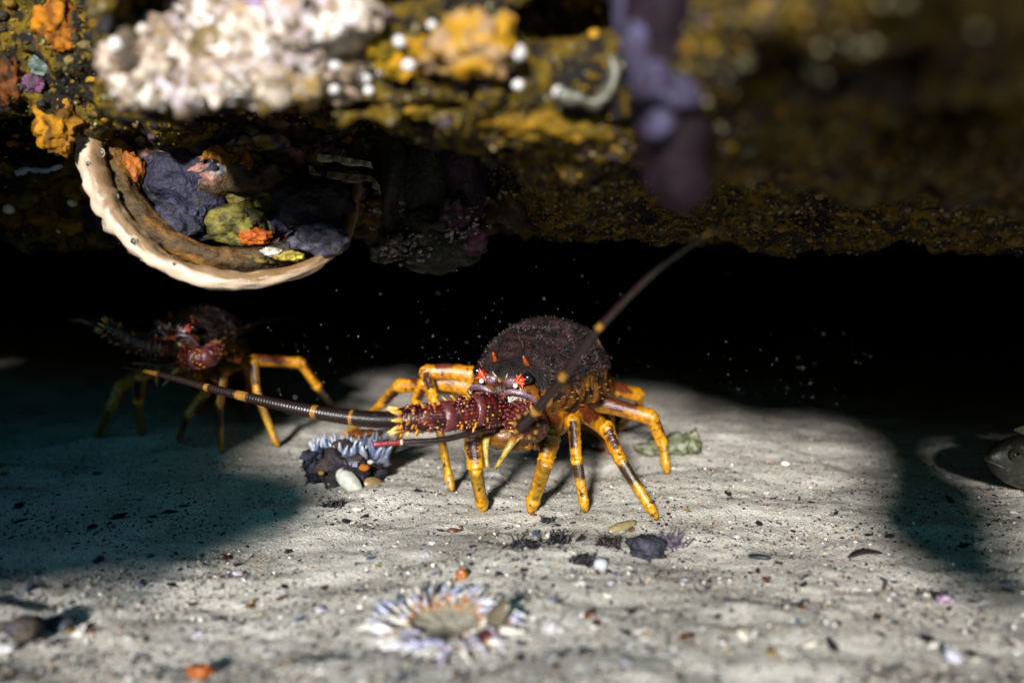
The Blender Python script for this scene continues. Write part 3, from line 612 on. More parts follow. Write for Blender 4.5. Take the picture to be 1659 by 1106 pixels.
    for sd in (-1, 1):
        m_ = MB(); ep = W(sd * .0215, -.0075, .0005); r0 = .0042 * sc; blob(m_, ep, (r0, r0, r0 * 1.1), (.004, .004, .006), 3, 0, 1); eye = m_.build('eye', M_EYE, root)
        m_ = MB(); tube(m_, [W(sd * .010, -.004, -.004), W(sd * .015, -.007, -.003), W(sd * .0195, -.007, -.001)], lambda t: (.0026 + .0014 * t) * sc, H('2c1e20'), 10, 8); m_.build('stalk', M_HEAD, eye)
        m_ = MB(); b0 = W(sd * .0135, -.0115, -.0035)
        cone(m_, b0, W(sd * .0185, -.0135, .0045), .0022 * sc, red, H('b84a10')); cone(m_, b0, W(sd * .0215, -.013, -.004), .002 * sc, red, H('b84a10')); cone(m_, W(sd * .0115, -.009, -.006), W(sd * .016, -.013, -.0025), .0026 * sc, H('8a4a3a'), red)
        blob(m_, W(sd * .0165, -.0085, -.0025), np.array([.0046, .0042, .0046]) * sc, H('8a1e06'), 2, .25, 3, seed=3)
        for k in range(4): an = .5 + k * 1.6; cone(m_, W(sd * .0165, -.011, -.0025), W(sd * .0165 + .0068 * math.cos(an), -.0125, -.0025 + .0062 * math.sin(an)), .0011 * sc, red, H('b84a10'), 5)
        m_.build('eye_horn', M_SHELL, eye)
        m_ = MB(); r1 = .0021 * sc; blob(m_, W(sd * .0145, -.0150, -.0058), (r1, r1, r1), H('b8b0b0'), 2, 0, 1); blob(m_, W(sd * .0098, -.0135, -.0022), (r1 * .7,) * 3, H('7a7072'), 2, 0, 1); m_.build('eye_glint', M_EYE, eye)  # highlights of the eye put in as pale beads
        m_ = MB(); cone(m_, W(sd * .014, .010, .008), W(sd * .013, .0, .0165), .0026 * sc, H('4a1a08'), H('b04a10')); m_.build('supraorbital_horn', M_SHELL, root)
    # antennae
    def antenna(joints, fl, bands, thin=1.0):
        J = [np.asarray(j, float) for j in joints]; rs = [(.0135, .0135), (.0125, .0118), (.0112, .0092)]; ant = None
        for k in range(3):
            m_ = MB(); a0, b0 = J[k], J[k + 1]; rA, rB = rs[k]; T = (b0 - a0) / np.linalg.norm(b0 - a0)
            col = lambda t, a: mixc(H('1c0608'), H('3e100e'), sstep(-.2, .5, vn2(t, a, 5, 3 + k)))
            V_, tt, aa = tube(m_, [a0, (a0 + b0) / 2, b0], lambda t: sc * (rA + (rB - rA) * t) * (.90 + .12 * math.sin(math.pi * min(1, t * 1.1))), col, 26, 22, bump=lambda t, a: .045 * vn2(t * 3, a * 1, 8, 9))
            for q in RNG.integers(0, len(V_), (340 if k else 160) if thin == 1 else 240):
                r0 = RNG.uniform(.0006, .0013) * sc; blob(m_, V_[q], (r0, r0, r0), [H('a86c18'), H('4a120e'), H('5a2014'), H('3a0c0a'), H('4a1410'), H('5e1a14')][RNG.integers(0, 6)], 1, 0, 1)
            cen = a0 + (b0 - a0) * tt[:, None]
            for q in range(len(V_)):
                cone_here = (RNG.random() < (.034 if k == 2 else .012) * (1 if thin == 1 else .22)) and .1 < tt[q] < .95
                if cone_here: nn = V_[q] - cen[q]; nn /= np.linalg.norm(nn); cone(m_, V_[q] - nn * .0005, V_[q] + (nn * .0046 + T * .0034) * sc, .0013 * sc, ORG, H('b08838'), 5)
            if k == 2:
                fr = frames(np.array([a0, b0]))
                for j in range(9):
                    an = 2 * math.pi * j / 9; nn = math.cos(an) * fr[1][0] + math.sin(an) * fr[2][0]; p = b0 + nn * rB * sc * .8; cone(m_, p - T * .002, p + (T * .0065 + nn * .003) * sc * (1 if thin == 1 else .55), .0024 * sc, H('905608') * (1 if thin == 1 else .4), H('c8a450') * (1 if thin == 1 else .35), 6)
            o = m_.build('antenna' if k == 0 else 'antenna_joint', M_HEAD, root if k == 0 else ant)
            if k == 0: ant = o
            if k < 2:       # smooth pink collar at the joint
                m_ = MB(); tube(m_, [b0 - T * .0035 * sc, b0 + T * .0005 * sc, b0 + T * .004 * sc], lambda t: sc * rs[k + 1][0] * (.99 + .08 * math.sin(math.pi * t)), mixc(H('3e1618'), H('5c2c2c'), np.array([.5]))[0], 26, 7); m_.build('pink_collar', M_HEAD, ant)
        L_ = np.linalg.norm(np.diff(np.asarray(fl), axis=0), axis=1).sum()
        def fc(t, a):
            k = np.zeros_like(t)
            for c, w_ in bands: k = np.maximum(k, 1 - sstep(w_ * .6, w_, np.abs(t - c)))
            return mixc(mixc(H("120a08"), H("20120e"), .5 + .5 * np.sin(t * 700)), H('8a5e1c'), k * (.7 + .3 * np.sin(t * 900)))
        m_ = MB(); nn = 420; V_, tt, aa = tube(m_, [J[3]] + list(fl), lambda t: sc * thin * (.0052 * (1 - t) + .0016) * (1 + .09 * math.cos(t * nn * 1.57)), fc, 10, nn)
        m_.build('flagellum', M_ANT, ant)
    antenna(*antR, ((.215, .008), (.345, .010), (.585, .022), (.70, .008), (.90, .03))); antenna(*antL, ((.06, .02), (.26, .014), (.40, .014), (.575, .016), (.965, .014)), .58)
    for P_ in antennule:
        m_ = MB(); tube(m_, P_, lambda t: sc * (.0026 - .0008 * t) * (1 + .12 * (abs(math.sin(t * 9.4)) < .12)), lambda t, a: mixc(H('1e1210'), H('6a1c20'), sstep(.72, .78, t)), 10, 40)
        e = np.asarray(P_[-2]); blob(m_, e, (.0022 * sc,) * 3, H('c8a890'), 2, 0, 1); m_.build('antennule', M_SHELL, root)
    # mouthparts
    for sd in (-1, 1):
        m_ = MB(); tube(m_, [W(sd * .010 + .005, -.002, -.044), W(sd * .011 + .005, -.014, -.049), W(sd * .009 + .004, -.019, -.057), W(sd * .0035 + .002, -.021, -.072)], lambda t: sc * (.0046 - .0032 * t), lambda t, a: mixc(H('6a3c0c'), H('8a7230'), sstep(.3, .55, t)), 12, 24)
        for k in range(40):
            t = random.uniform(.45, 1); p = W(sd * (.012 - .0085 * t) + .005 - .003 * t, -.020, -.049 - .023 * t); q = p + sc * np.array([random.gauss(0, .002), random.gauss(0, .002), -.003]); cone(m_, p, q, .0002, H('7a6434'), None, 3)
        m_.build('mouthpart', M_SHELL, root)
        m_ = MB()
        for k in range(4): blob(m_, W(sd * (.012 + .006 * k), .002 + .008 * k, -.052), np.array([.008, .008, .009]) * sc, H('5a360c'), 3, .15, 3, seed=k, col2=H('7e5416'))
        m_.build('leg_base', M_SHELL, root)
    # legs: base, knee, wrist, ankle, toe
    for li, pts in enumerate(legs):
        Bp, K, Cp, Pp, Fp = [np.asarray(p, float) for p in pts]; big = 1.12 if li in (0, 5) else 1.0; big2 = 1.4 if li in (0, 5) else 1.0
        m_ = MB(); sd_ = li * 7
        def seg(p, q, r1, r2, colf, n=26, knob=.22, mb_=None, bow=.0):
            mid = (p + q) / 2 + np.array([0, 0, bow])
            return tube(mb_ or m_, [p, mid, q], lambda t: sc * big * (r1 + (r2 - r1) * t) * (1 + knob * math.exp(-((t - .97) / .07) ** 2) + .08 * math.exp(-(t / .05) ** 2)), colf, 18, n, flat=.82, bump=lambda t, a: .03 * vn2(t, a, 9, sd_))
        def c_mer(t, a): return mixc(mixc(YEL, H('945c08'), sstep(-.3, .4, vn2(t, a, 3, 1 + sd_))), H('4a1e0a'), sstep(.25, .55, np.exp(-((t - .6) / .24) ** 2) * (.5 + .6 * np.cos(a - .2)) + .25 * vn2(t, a, 7, 5 + sd_)))
        seg(Bp, K, .0088, .0068, c_mer, 34, .16, bow=.002)
        blob(m_, K, np.array([.0066, .0066, .0066]) * sc * big, H('a06a0a'), 3, .08, 3, seed=li)
        def c_car(t, a): return mixc(mixc(YEL, H('a87008'), sstep(.6, .9, t)), MAR, sstep(.15, .4, np.cos(a + 2.6) * np.cos(a + 2.6) * (1 - sstep(.68, .8, t)) - .25 + .25 * vn2(t, a, 9, 8 + sd_)))
        V_, tt, aa = seg(K, Cp, .0066 * big2 / big, .0054 * big2 / big, c_car, 26, .14)
        for q in range(0, len(V_), 3):
            if .1 < tt[q] < .75 and RNG.random() < .25: r0 = .00055 * sc; blob(m_, V_[q], (r0, r0, r0), GOLD, 1, 0, 1)
        for k in range(46):     # fine hairs along the leg
            t = random.random(); a_, b_ = (Bp, K) if random.random() < .4 else (K, Cp); p = a_ + (b_ - a_) * t; dv = np.array([random.gauss(0, 1), random.gauss(0, 1), random.gauss(-.3, 1)]); dv /= np.linalg.norm(dv); cone(m_, p + dv * .0045 * sc, p + dv * .0085 * sc, .00018, H('4a2c10'), None, 3)
        leg = m_.build('leg', M_SHELL, root)
        m2 = MB()
        def c_pro(t, a): return mixc(mixc(H('98700a'), YEL, sstep(-.3, .4, vn2(t, a, 3, 11 + sd_))), DRK, np.maximum((1 - sstep(.42, .60, t + .12 * vn2(t, a, 4, 3 + sd_))) * sstep(.04, .12, t) * (.95 if li in (1, 2) else .35), sstep(.75, .95, np.cos(a + 2.4)) * .6 * (1 - sstep(.85, .93, t))))
        tube(m2, [Cp, (Cp + Pp) / 2, Pp], lambda t: sc * big2 * (.0052 - .0010 * t) * (1 + .22 * math.exp(-((t - .97) / .05) ** 2)), c_pro, 16, 34, flat=.8)
        low = m2.build('lower_leg', M_SHELL, leg)
        m3 = MB(); Tt = (Fp - Pp); tube(m3, [Pp, Pp + Tt * .5, Fp + np.array([0, 0, -.001])], lambda t: sc * big2 * (.0039 * (1 - t) ** .42 + .0006), lambda t, a: mixc(H('986a0a'), H('3a2606'), sstep(.55, .95, t)), 12, 14)
        for k in range(26):
            t = random.uniform(0, .8); p = Pp + Tt * t; q = p + sc * np.array([random.gauss(0, .0028), random.gauss(0, .0028), -.0015]); cone(m3, p, q, .00025, H('403008'), None, 3)
        m3.build('foot_tip', M_SHELL, low)
    return root

def G_(px, py): return ground(px, py)
def leg(b, k, c, p, f):
    F = G_(*f); C_ = at(*c); P_ = at(p[0], p[1], F[1] + (C_[1] - F[1]) * p[2]); P_[2] = max(P_[2], F[2] + .006); return (at(*b), at(*k), C_, P_, F)
legs1 = [leg((905, 668, .712), (893, 708, .682), (884, 748, .674), (863, 812, .12), (860, 830)),
         leg((905, 688, .72), (929, 684, .70), (934, 745, .688), (946, 812, .12), (949, 829)),
         leg((925, 662, .745), (984, 696, .70), (1005, 745, .685), (1053, 822, .15), (1066, 842)),
         leg((930, 648, .79), (1056, 676, .775), (1073, 718, .778), (1078, 750, .2), (1082, 768)),
         leg((945, 622, .83), (1034, 640, .86), (1036, 658, .88), (1008, 688, .2), (998, 699)),
         leg((800, 680, .70), (766, 704, .676), (770, 758, .672), (780, 812, .12), (784, 827)),
         leg((765, 608, .80), (690, 603, .80), (702, 645, .785), (727, 772, .15), (734, 797)),
         leg((765, 628, .80), (687, 621, .81), (674, 650, .818), (638, 722, .15), (631, 739)),
         leg((765, 630, .82), (646, 625, .85), (618, 655, .885), (565, 700, .12), (554, 708))]
pedR = [at(806, 664, .655), at(768, 665, .640), at(722, 674, .626), at(642, 680, .612)]
flR = [at(600, 679, .612), at(540, 672, .62), at(470, 659, .635), at(400, 643, .655), at(330, 626, .68), at(265, 608, .71), at(203, 595, .745)]
pedL = [at(838, 674, .655), at(856, 684, .628), at(862, 690, .600), at(852, 690, .575)]
flL = [at(846, 690, .562), at(866, 668, .548), at(905, 620, .53), at(950, 556, .51), at(990, 510, .495), at(1050, 450, .475), at(1100, 410, .46), at(1165, 366, .44)]
ann = [[at(800, 694, .652), at(770, 700, .635), at(715, 712, .62), at(650, 716, .61), at(605, 720, .605)]]
lobster('large lobster with yellow legs and fuzzy dark shell standing on the lit sand', at(820, 606, .678), R(22), R(4), 1.0, legs1, (pedR, flR), (pedL, flL), ann, None, R(-2))
def P2(px, py, d): return at(px, py, d)
legs2 = [leg((325, 610, .88), (332, 637, .86), (304, 672, .855), (292, 706, .15), (290, 716)),
         leg((350, 610, .89), (362, 604, .87), (356, 655, .862), (358, 720, .12), (359, 734)),
         leg((365, 598, .91), (411, 588, .89), (416, 636, .885), (446, 714, .12), (453, 728)),
         leg((370, 585, .95), (488, 588, .98), (516, 628, .99), (538, 658, .15), (546, 666)),
         leg((255, 600, .89), (226, 612, .87), (224, 650, .88), (228, 695, .15), (229, 706)),
         leg((240, 600, .90), (192, 628, .90), (180, 660, .89), (160, 706, .15), (157, 717))]
legs2 = [legs2[4]] + legs2[:4] + [legs2[5]]
pedR2 = [at(272, 566, .845), at(240, 562, .835), at(208, 550, .83), at(168, 528, .825)]
flR2 = [at(150, 522, .86), at(135, 518, .95), at(120, 518, 1.1), at(110, 520, 1.25)]
pedL2 = [at(300, 575, .845), at(322, 582, .825), at(338, 578, .82), at(352, 562, .835)]
flL2 = [at(362, 552, .85), at(390, 535, .93), at(430, 520, 1.05), at(480, 515, 1.2)]
ann2 = [[at(285, 588, .84), at(262, 592, .83), at(240, 590, .825), at(215, 588, .82)]]
lobster('dim second lobster standing in the shade below the cup sponge', at(288, 529, .868), R(1), R(9), .86, legs2, (pedR2, flR2), (pedL2, flL2), ann2, None, R(-14))

# ------------------------------------------------------------------ anemone in the foreground sand
def anemone(name, c, rad, label, rings, tl, tr, cols, disc_c, lift=.2, parent_tag=True):
    root = empty(name, c); tag(root, label, 'anemone')
    m_ = MB(); V_ = [c + np.array([0, 0, -.001])]; C_ = [disc_c]; F = []; nr, na = 8, 40
    for i in range(1, nr + 1):
        for j in range(na):
            a = 2 * math.pi * j / na; r = rad * .72 * i / nr; V_.append(c + np.array([r * math.cos(a), r * math.sin(a), .004 * (i / nr) ** 2 + .0005 * math.sin(9 * a)])); C_.append(disc_c * (.8 + .4 * random.random()))
    F += [(0, 1 + j, 1 + (j + 1) % na) for j in range(na)]
    for i in range(nr - 1):
        for j in range(na): a0 = 1 + i * na; F.append((a0 + j, a0 + na + j, a0 + na + (j + 1) % na, a0 + (j + 1) % na))
    m_.add(V_, F, C_); m_.build('oral_disc', M_TENT, root)
    protos = []
    for k in range(4):      # four tentacle shapes, shared by all
        q = MB(); bend = random.uniform(.2, .9); sw = random.uniform(-.6, .6)
        P_ = [np.array([tl * t * math.cos(bend * t * .6), tl * sw * t * t, tl * (.5 * lift + .6 * bend) * t * (1 - .75 * t)]) for t in np.linspace(0, 1, 5)]
        base = cols[k % len(cols)]; tube(q, P_, lambda t: tr * (1 - .72 * t * t), lambda t, a: mixc(H('9a6a3c') * .8, base, sstep(.08, .35, t)) * (1 - .45 * (np.sin(t * 19) > .75))[:, None] ** 1, 8, 9)
        v = np.concatenate(q.v); cc = np.concatenate(q.c); me = bpy.data.meshes.new('tentacle'); me.from_pydata(v.tolist(), [], q.f); me.update(); me.polygons.foreach_set('use_smooth', [True] * len(me.polygons))
        at_ = me.attributes.new('Col', 'FLOAT_COLOR', 'POINT'); at_.data.foreach_set('color', np.concatenate([cc, np.ones((len(cc), 1))], 1).ravel()); me.materials.append(M_TENT); protos.append(me)
    for (rr_, cnt_, sc_) in rings:
        for j in range(cnt_):
            a = 2 * math.pi * (j + random.uniform(-.35, .35)) / cnt_; o = bpy.data.objects.new('tentacle', random.choice(protos)); COL.objects.link(o); o.parent = root
            o.location = (rr_ * rad * math.cos(a), rr_ * rad * math.sin(a), .0025); o.rotation_euler = (random.uniform(-.35, .35), random.uniform(-.35, .35), a + random.uniform(-.5, .5)); s_ = sc_ * random.uniform(.6, 1.3); o.scale = (s_, s_, s_)
    return root
ac = ground(722, 1016); ac[2] += .001
anemone('anemone', ac, .036, 'whitish speckled anemone spread flat on the sand in front of the lobster', [(.54, 40, .75), (.68, 46, 1.0), (.82, 50, 1.1), (.96, 50, .9)], 0.0125, .00165, [H('aeaab4'), H('b0a89e'), H('9494ac'), H('b8b4ae')], H('8a8272'))
def shell(name, c, r, rot, col, col2, label, cat='shell', group=None, thick=.0012):
    """a bowl-shaped valve with growth lines and thickness"""
    m_ = MB(); V_ = []; C_ = []; na, nr = 22, 8
    for side in (0, 1):
        for i in range(nr + 1):
            for j in range(na):
                t = i / nr; a = 2 * math.pi * j / na; x, y = t * r[0] * math.cos(a), t * r[1] * math.sin(a) * (1 - .15 * math.cos(a)); z = r[2] * (1 - t * t) - side * thick * (1 if i < nr else .3)
                V_.append((x, y, z)); C_.append(mixc(col, col2, np.array([.5 + .5 * math.sin(t * 21)]) * (.5 if not side else .2))[0])
    F = []; n0 = (nr + 1) * na
    for i in range(nr):
        for j in range(na):
            q = (i * na + j, (i + 1) * na + j, (i + 1) * na + (j + 1) % na, i * na + (j + 1) % na); F += [q, tuple(k + n0 for k in q[::-1])]
    F += [(nr * na + j, nr * na + (j + 1) % na, n0 + nr * na + (j + 1) % na, n0 + nr * na + j)[::-1] for j in range(na)]
    m_.add(np.array(V_) @ np.asarray(rot).T + c, F, C_); return tag(m_.build(name, M_SHELLFRAG), label, cat, group)
c = ground(806, 1020); shell('mussel_shell', c + np.array([0, 0, .0085]), (.012, .0065, .004), rotm(R(65), R(-50), R(-35)), H('5c5240'), H('141016'), 'cream rimmed dark mussel shell leaning on the flat anemone')
c = ground(655, 1035); shell('mussel_shell', c + np.array([0, 0, .002]), (.009, .006, .003), rotm(R(20), 0, .4), H('3a3648'), H('5a5468'), 'small slate mussel shell under the flat anemone tentacles')
c = ground(785, 1040); shell('mussel_shell', c + np.array([0, 0, .002]), (.010, .005, .003), rotm(R(30), R(-20), .7), H('4a2028'), H('2a1820'), 'small maroon mussel shell beside the flat anemone')

# ------------------------------------------------------------------ clump of dark stone, anemone and shell left of the lobster
c0 = ground(552, 792)
def cl(px, py, d=None): return at(px, py, c0[1] + .02 if d is None else d)
D1 = c0[1] + .022
m_ = MB(); blob(m_, at(556, 758, D1 + .012), (.036, .026, .021), H('161218'), 4, .34, 3.2, seed=6, octs=5, col2=H('2e221e')); tag(m_.build('stone', M_GROW), 'dark brown crusted stone on the sand under the blue grey anemone', 'stone')
m_ = MB()
for k in range(9): blob(m_, at(500 + 6 * k, 756 + 14 * (k % 3 - 1), D1 - .006 + .003 * k), (.0075, .007, .0085), H('10121a'), 3, .35, 3, seed=k, octs=4, col2=H('1e2230'))
tag(m_.build('black_sponge', M_GROW), 'glossy black sponge on one end of the crusted stone', 'sponge')
shell('white_shell', at(566, 776, D1 - .022) + np.array([0, 0, -.002]), (.0155, .0078, .006), rotm(R(62), R(0), R(0)) @ rotm(0, R(0), R(-42)), H('a0a096'), H('868878'), 'oval white shell stuck on the front of the crusted stone')
shell('tan_shell', at(606, 783, D1 - .010), (.010, .006, .003), rotm(R(70), R(10), R(30)), H('6e5c3c'), H('4a3c24'), 'broken tan shell edge at the foot of the crusted stone')
for px, py, r, c, lab in ((520, 766, 5, '7a5c2c', 'tan bead of growth on the crusted stone'), (590, 757, 9, '80480c', 'orange sponge speck on the crusted stone above the white shell'), (532, 785, 3, '96928e', 'white speck low on the crusted stone'), (600, 748, 5, '908c84', 'white speck high on the crusted stone'), (487, 747, 5, '807a74', 'pale speck on the black sponge')):
    m_ = MB(); s_ = px2m(r, D1); blob(m_, at(px, py, D1 - .016), (s_, s_ * .6, s_ * .7), H(c), 2, .25, 2, seed=px); tag(m_.build('growth_speck', M_SPONGE), lab, 'growth')
m_ = MB(); blob(m_, at(590, 702, D1 + .055), (.017, .008, .004), H('70401a'), 3, .3, 2.5, seed=3, col2=H('583014')); tag(m_.build('orange_sponge', M_SPONGE), 'orange sponge strip behind the blue grey anemone', 'sponge')
c = at(570, 741, D1 + .018)
root = empty('anemone', c); tag(root, 'blue grey anemone with upright tentacles on the crusted stone', 'anemone')
m_ = MB(); blob(m_, c + np.array([0, 0, -.004]), (.036, .020, .012), H('56586a'), 3, .25, 3, seed=2, col2=H('7c7e8a')); m_.build('column', M_TENT, root)
for k in range(84):
    a = random.uniform(0, 6.283); rr_ = math.sqrt(random.random()); b0 = c + np.array([.034 * rr_ * math.cos(a), .018 * rr_ * math.sin(a), .001]); ln = random.uniform(.012, .021)
    tip = b0 + np.array([.3 * ln * math.cos(a) + random.gauss(0, .003), .2 * ln * math.sin(a) + random.gauss(0, .002), ln]); m_ = MB()
    col = random.choice([H('5c6478'), H('505a72'), H('70747e'), H('686a76'), H('3e4862')]); tube(m_, [b0, (b0 + tip) / 2 + np.array([0, 0, .001]), tip], lambda t: .0042 * (1 - .9 * t) * (.6 + 1.2 * t * (1 - t) * 2), lambda t, a: mixc(col * .9, H('9aa0b0'), sstep(.6, 1, t)), 7, 6); m_.build('tentacle', M_TENT, root)
m_ = MB()
for k in range(14):
    b0 = at(572 + random.gauss(0, 7), 756, D1 - .014); tip = b0 + np.array([random.gauss(0, .003), -.002, .006]); cone(m_, b0, tip, .0005, H('6a6a80'), H('8a8a9c'), 5)
tag(m_.build('tiny_anemone', M_TENT), 'tiny pale anemone on the crusted stone front', 'anemone')
def weed_tuft(name, c, n, ln, col, label, spread=1.0, r=.0008):
    m_ = MB()
    for k in range(n):
        a = random.uniform(0, 6.283); e = random.uniform(.1, 1.2); d = np.array([math.cos(a) * math.cos(e), math.sin(a) * math.cos(e), math.sin(e)]); l = ln * random.uniform(.5, 1.1); p = c + np.array([random.gauss(0, ln * .3 * spread), random.gauss(0, ln * .2 * spread), 0])
        tube(m_, [p, p + d * l * .5 + np.array([0, 0, l * .12]), p + d * l + np.array([random.gauss(0, l * .15), 0, 0])], lambda t: r * (1 - .6 * t), col * random.uniform(.6, 1.4), 5, 5)
    return tag(m_.build(name, M_WEED), label, 'seaweed')
weed_tuft('weed_tuft', at(618, 722, D1 + .01), 30, .012, H('2a2c3a'), 'dark weed tuft on the crusted stone by the antennule tip')
weed_tuft('weed_tuft', at(545, 747, D1 - .004), 24, .008, H('1c1c24'), 'short black weed tuft on the crusted stone front')

# pale lump behind the far leg
c = ground(1092, 740)
m_ = MB()
for k, (px, py, a, b) in enumerate(((1075, 722, 26, 16), (1100, 720, 24, 18), (1120, 720, 16, 20), (1050, 728, 24, 10))):
    blob(m_, at(px, py, c[1] + .012), (px2m(a, c[1]), .016, px2m(b, c[1])), H('44462e'), 3, .38, 3.4, seed=k, octs=4, col2=H('6e705e'))
tag(m_.build('pale_stone', M_SPONGE), 'pale greenish lump of stone on the sand behind a lobster leg', 'stone')

# ------------------------------------------------------------------ weed, shells and chips lying on the sand
c = ground(1058, 905); m_ = MB(); blob(m_, c + np.array([-.004, .004, .007]), (.014, .009, .009), H('1a1c22'), 3, .3, 2.4, seed=3, octs=4, col2=H('2e2a36')); tag(m_.build('dark_stone', M_GROW), 'angular black stone chip beside the purple weed tuft', 'stone')
weed_tuft('purple_weed', ground(1085, 893) + np.array([0, .004, .002]), 60, .014, H('423844'), 'purple grey weed tuft on the sand below a lobster foot')
weed_tuft('dark_weed', ground(985, 885) + np.array([0, 0, .001]), 26, .013, H('1e1418'), 'wispy dark red weed on the sand next to a pale sliver')
c = ground(1008, 858); shell('shell_sliver', c + np.array([0, 0, .003]), (.013, .004, .003), rotm(R(35), R(-10), R(25)), H('786c4c'), H('544a32'), 'pale tan shell sliver beside the wispy dark weed')
c = ground(973, 920); m_ = MB(); blob(m_, c + np.array([0, 0, .003]), (.0045, .0042, .0038), H('96969c'), 3, .14, 2); tag(m_.build('white_pebble', M_SHELLFRAG), 'round white pebble lying alone on the open sand', 'pebble')
c = ground(1530, 975); m_ = MB(); blob(m_, c + np.array([0, 0, .0022]), (.0052, .0042, .003), H('a89aa8'), 3, .15, 2, col2=H('5a3c54')); tag(m_.build('lilac_pebble', M_SHELLFRAG), 'lilac pebble at the end of the finger shadow', 'pebble')
c = ground(35, 1035); m_ = MB(); blob(m_, c + np.array([0, .003, .005]), (.010, .008, .007), H('26262e'), 3, .2, 2, seed=9, col2=H('3a3026')); tag(m_.build('dark_pebble', M_GROW), 'dark slate pebble among white chips on the sand', 'pebble')
c = ground(90, 1022); m_ = MB(); blob(m_, c + np.array([0, .003, .003]), (.010, .006, .004), H('3a3c44'), 3, .2, 2, seed=19, col2=H('26262a')); tag(m_.build('grey_pebble', M_GROW), 'flat grey pebble just behind the dark slate pebble', 'pebble')
c = ground(325, 1096); m_ = MB(); blob(m_, c + np.array([0, 0, .003]), (.007, .004, .0035), H('80400c'), 3, .35, 2.6, seed=5); tag(m_.build('orange_pebble', M_SHELLFRAG), 'bright orange shell piece alone on the pale sand', 'shell piece')
c = ground(748, 938); m_ = MB(); blob(m_, c + np.array([0, 0, .003]), (.0036, .0022, .0036), H('80440e'), 3, .4, 2.6, seed=6); tag(m_.build('orange_chip', M_SHELLFRAG), 'orange shell chip standing behind the flat anemone', 'shell piece')
c = ground(1272, 753); m_ = MB(); blob(m_, c + np.array([0, 0, .0015]), (.0042, .0026, .002), H('c8c4bc'), 3, .15, 2, seed=8); tag(m_.build('white_chip', M_SHELLFRAG), 'small white oval chip far out on the sand', 'shell piece')
c = ground(1400, 903); m_ = MB(); tube(m_, [c + np.array([-.012, -.004, .0015]), c + np.array([-.002, .0, .004]), c + np.array([.008, .004, .003]), c + np.array([.015, .005, .0015])], lambda t: .0018 * math.sin(math.pi * (.12 + .8 * t)), H('1c1214'), 8, 14, flat=1.5); tag(m_.build('dark_weed', M_WEED), 'curled dark weed blade beside the finger shadow', 'seaweed')
c = ground(1231, 905); m_ = MB(); blob(m_, c + np.array([0, 0, .0015]), (.0075, .0028, .0018), H('1c2028'), 3, .15, 2, rot=rotm(0, 0, -.35)); tag(m_.build('black_seed', M_SHELLFRAG), 'small black spindle shaped shell on the open sand', 'shell piece')

for px, py, n_, l_, lab in ((846, 886, 34, .008, 'scrap of black weed litter on the sand between lobster and anemone'), (905, 879, 40, .009, 'wider mat of black weed litter in front of a lobster foot'), (945, 912, 34, .008, 'black weed scrap next to the round white pebble'), (888, 846, 18, .006, 'small black weed scrap right by a front lobster foot'), (541, 820, 24, .007, 'black weed scrap in front of the crusted stone')):
    weed_tuft('weed_litter', ground(px, py) + np.array([0, 0, .0005]), n_, l_, H('121014'), lab, 1.6, .0011)
kinds = {'weed_flake': ('small black flake of weed lying on the sand', 'seaweed', 'black weed flakes on the sand', M_WEED, ['16141a', '1c1a1c', '241c1a', '101218'], (1.0, .55, .22)),
         'shell_chip': ('small white broken shell chip lying on the sand', 'shell piece', 'white shell chips on the sand', M_SHELLFRAG, ['b0acac', 'a09ca8', 'b8b0a0', 'a8a098'], (1.0, .7, .3)),
         'brown_chip': ('small brown shell chip lying on the sand', 'shell piece', 'brown shell chips on the sand', M_SHELLFRAG, ['4a2a16', '5a3c1c', '40241a', '6a5228'], (1.0, .7, .4)),
         'grey_chip': ('small slate blue shell chip lying on the sand', 'shell piece', 'slate shell chips on the sand', M_SHELLFRAG, ['4a5068', '5a5c70', '3a4058'], (1.0, .6, .3))}
protos = {}
for kn, (lab, cat, grp, mat, cs, asp) in kinds.items():
    protos[kn] = []
    for k in range(4):
        m_ = MB(); blob(m_, (0, 0, 0), asp, H(cs[k % len(cs)]), 2, .5, 2.1, seed=k * 5 + len(kn), octs=3); o = m_.build(kn, mat, None, (0, 0, 0), smooth=False); protos[kn].append(o.data); bpy.data.objects.remove(o)
FEET = np.array([l[-1][:2] for l in legs1]); STONE = c0[:2]; ANEM = ac[:2]; WEEDP = ground(1070, 895)[:2]
def where(p):
    q = np.array(p[:2])
    if np.linalg.norm(q - ANEM) < .075: return 'beside the flat anemone', 'by the flat anemone'
    if np.linalg.norm(q - STONE) < .07: return 'beside the crusted stone', 'by the crusted stone'
    if np.linalg.norm(q - WEEDP) < .055: return 'beside the purple weed tuft', 'by the purple weed'
    if np.min(np.linalg.norm(FEET - q, axis=1)) < .05: return 'near the feet of the large lobster', 'by the lobster feet'
    if q[0] < -.34 + .9 * (q[1] - .5) and q[0] < -.17 and q[1] > .52: return 'in the broad shadow of the added rock', 'in the added rock shadow'
    if q[1] < .50 and q[0] < -.1: return 'on the bright sand by the slate pebbles', 'by the slate pebbles'
    if q[0] > .2 and q[1] < .95: return 'on the sand around the finger shadow', 'around the finger shadow'
    if q[1] < .56: return 'on the open sand in front of the purple weed' if q[0] > .05 else 'on the open sand between anemone and stone', 'on the open sand'
    return 'on the bare sand away from the animals', 'on the bare sand'
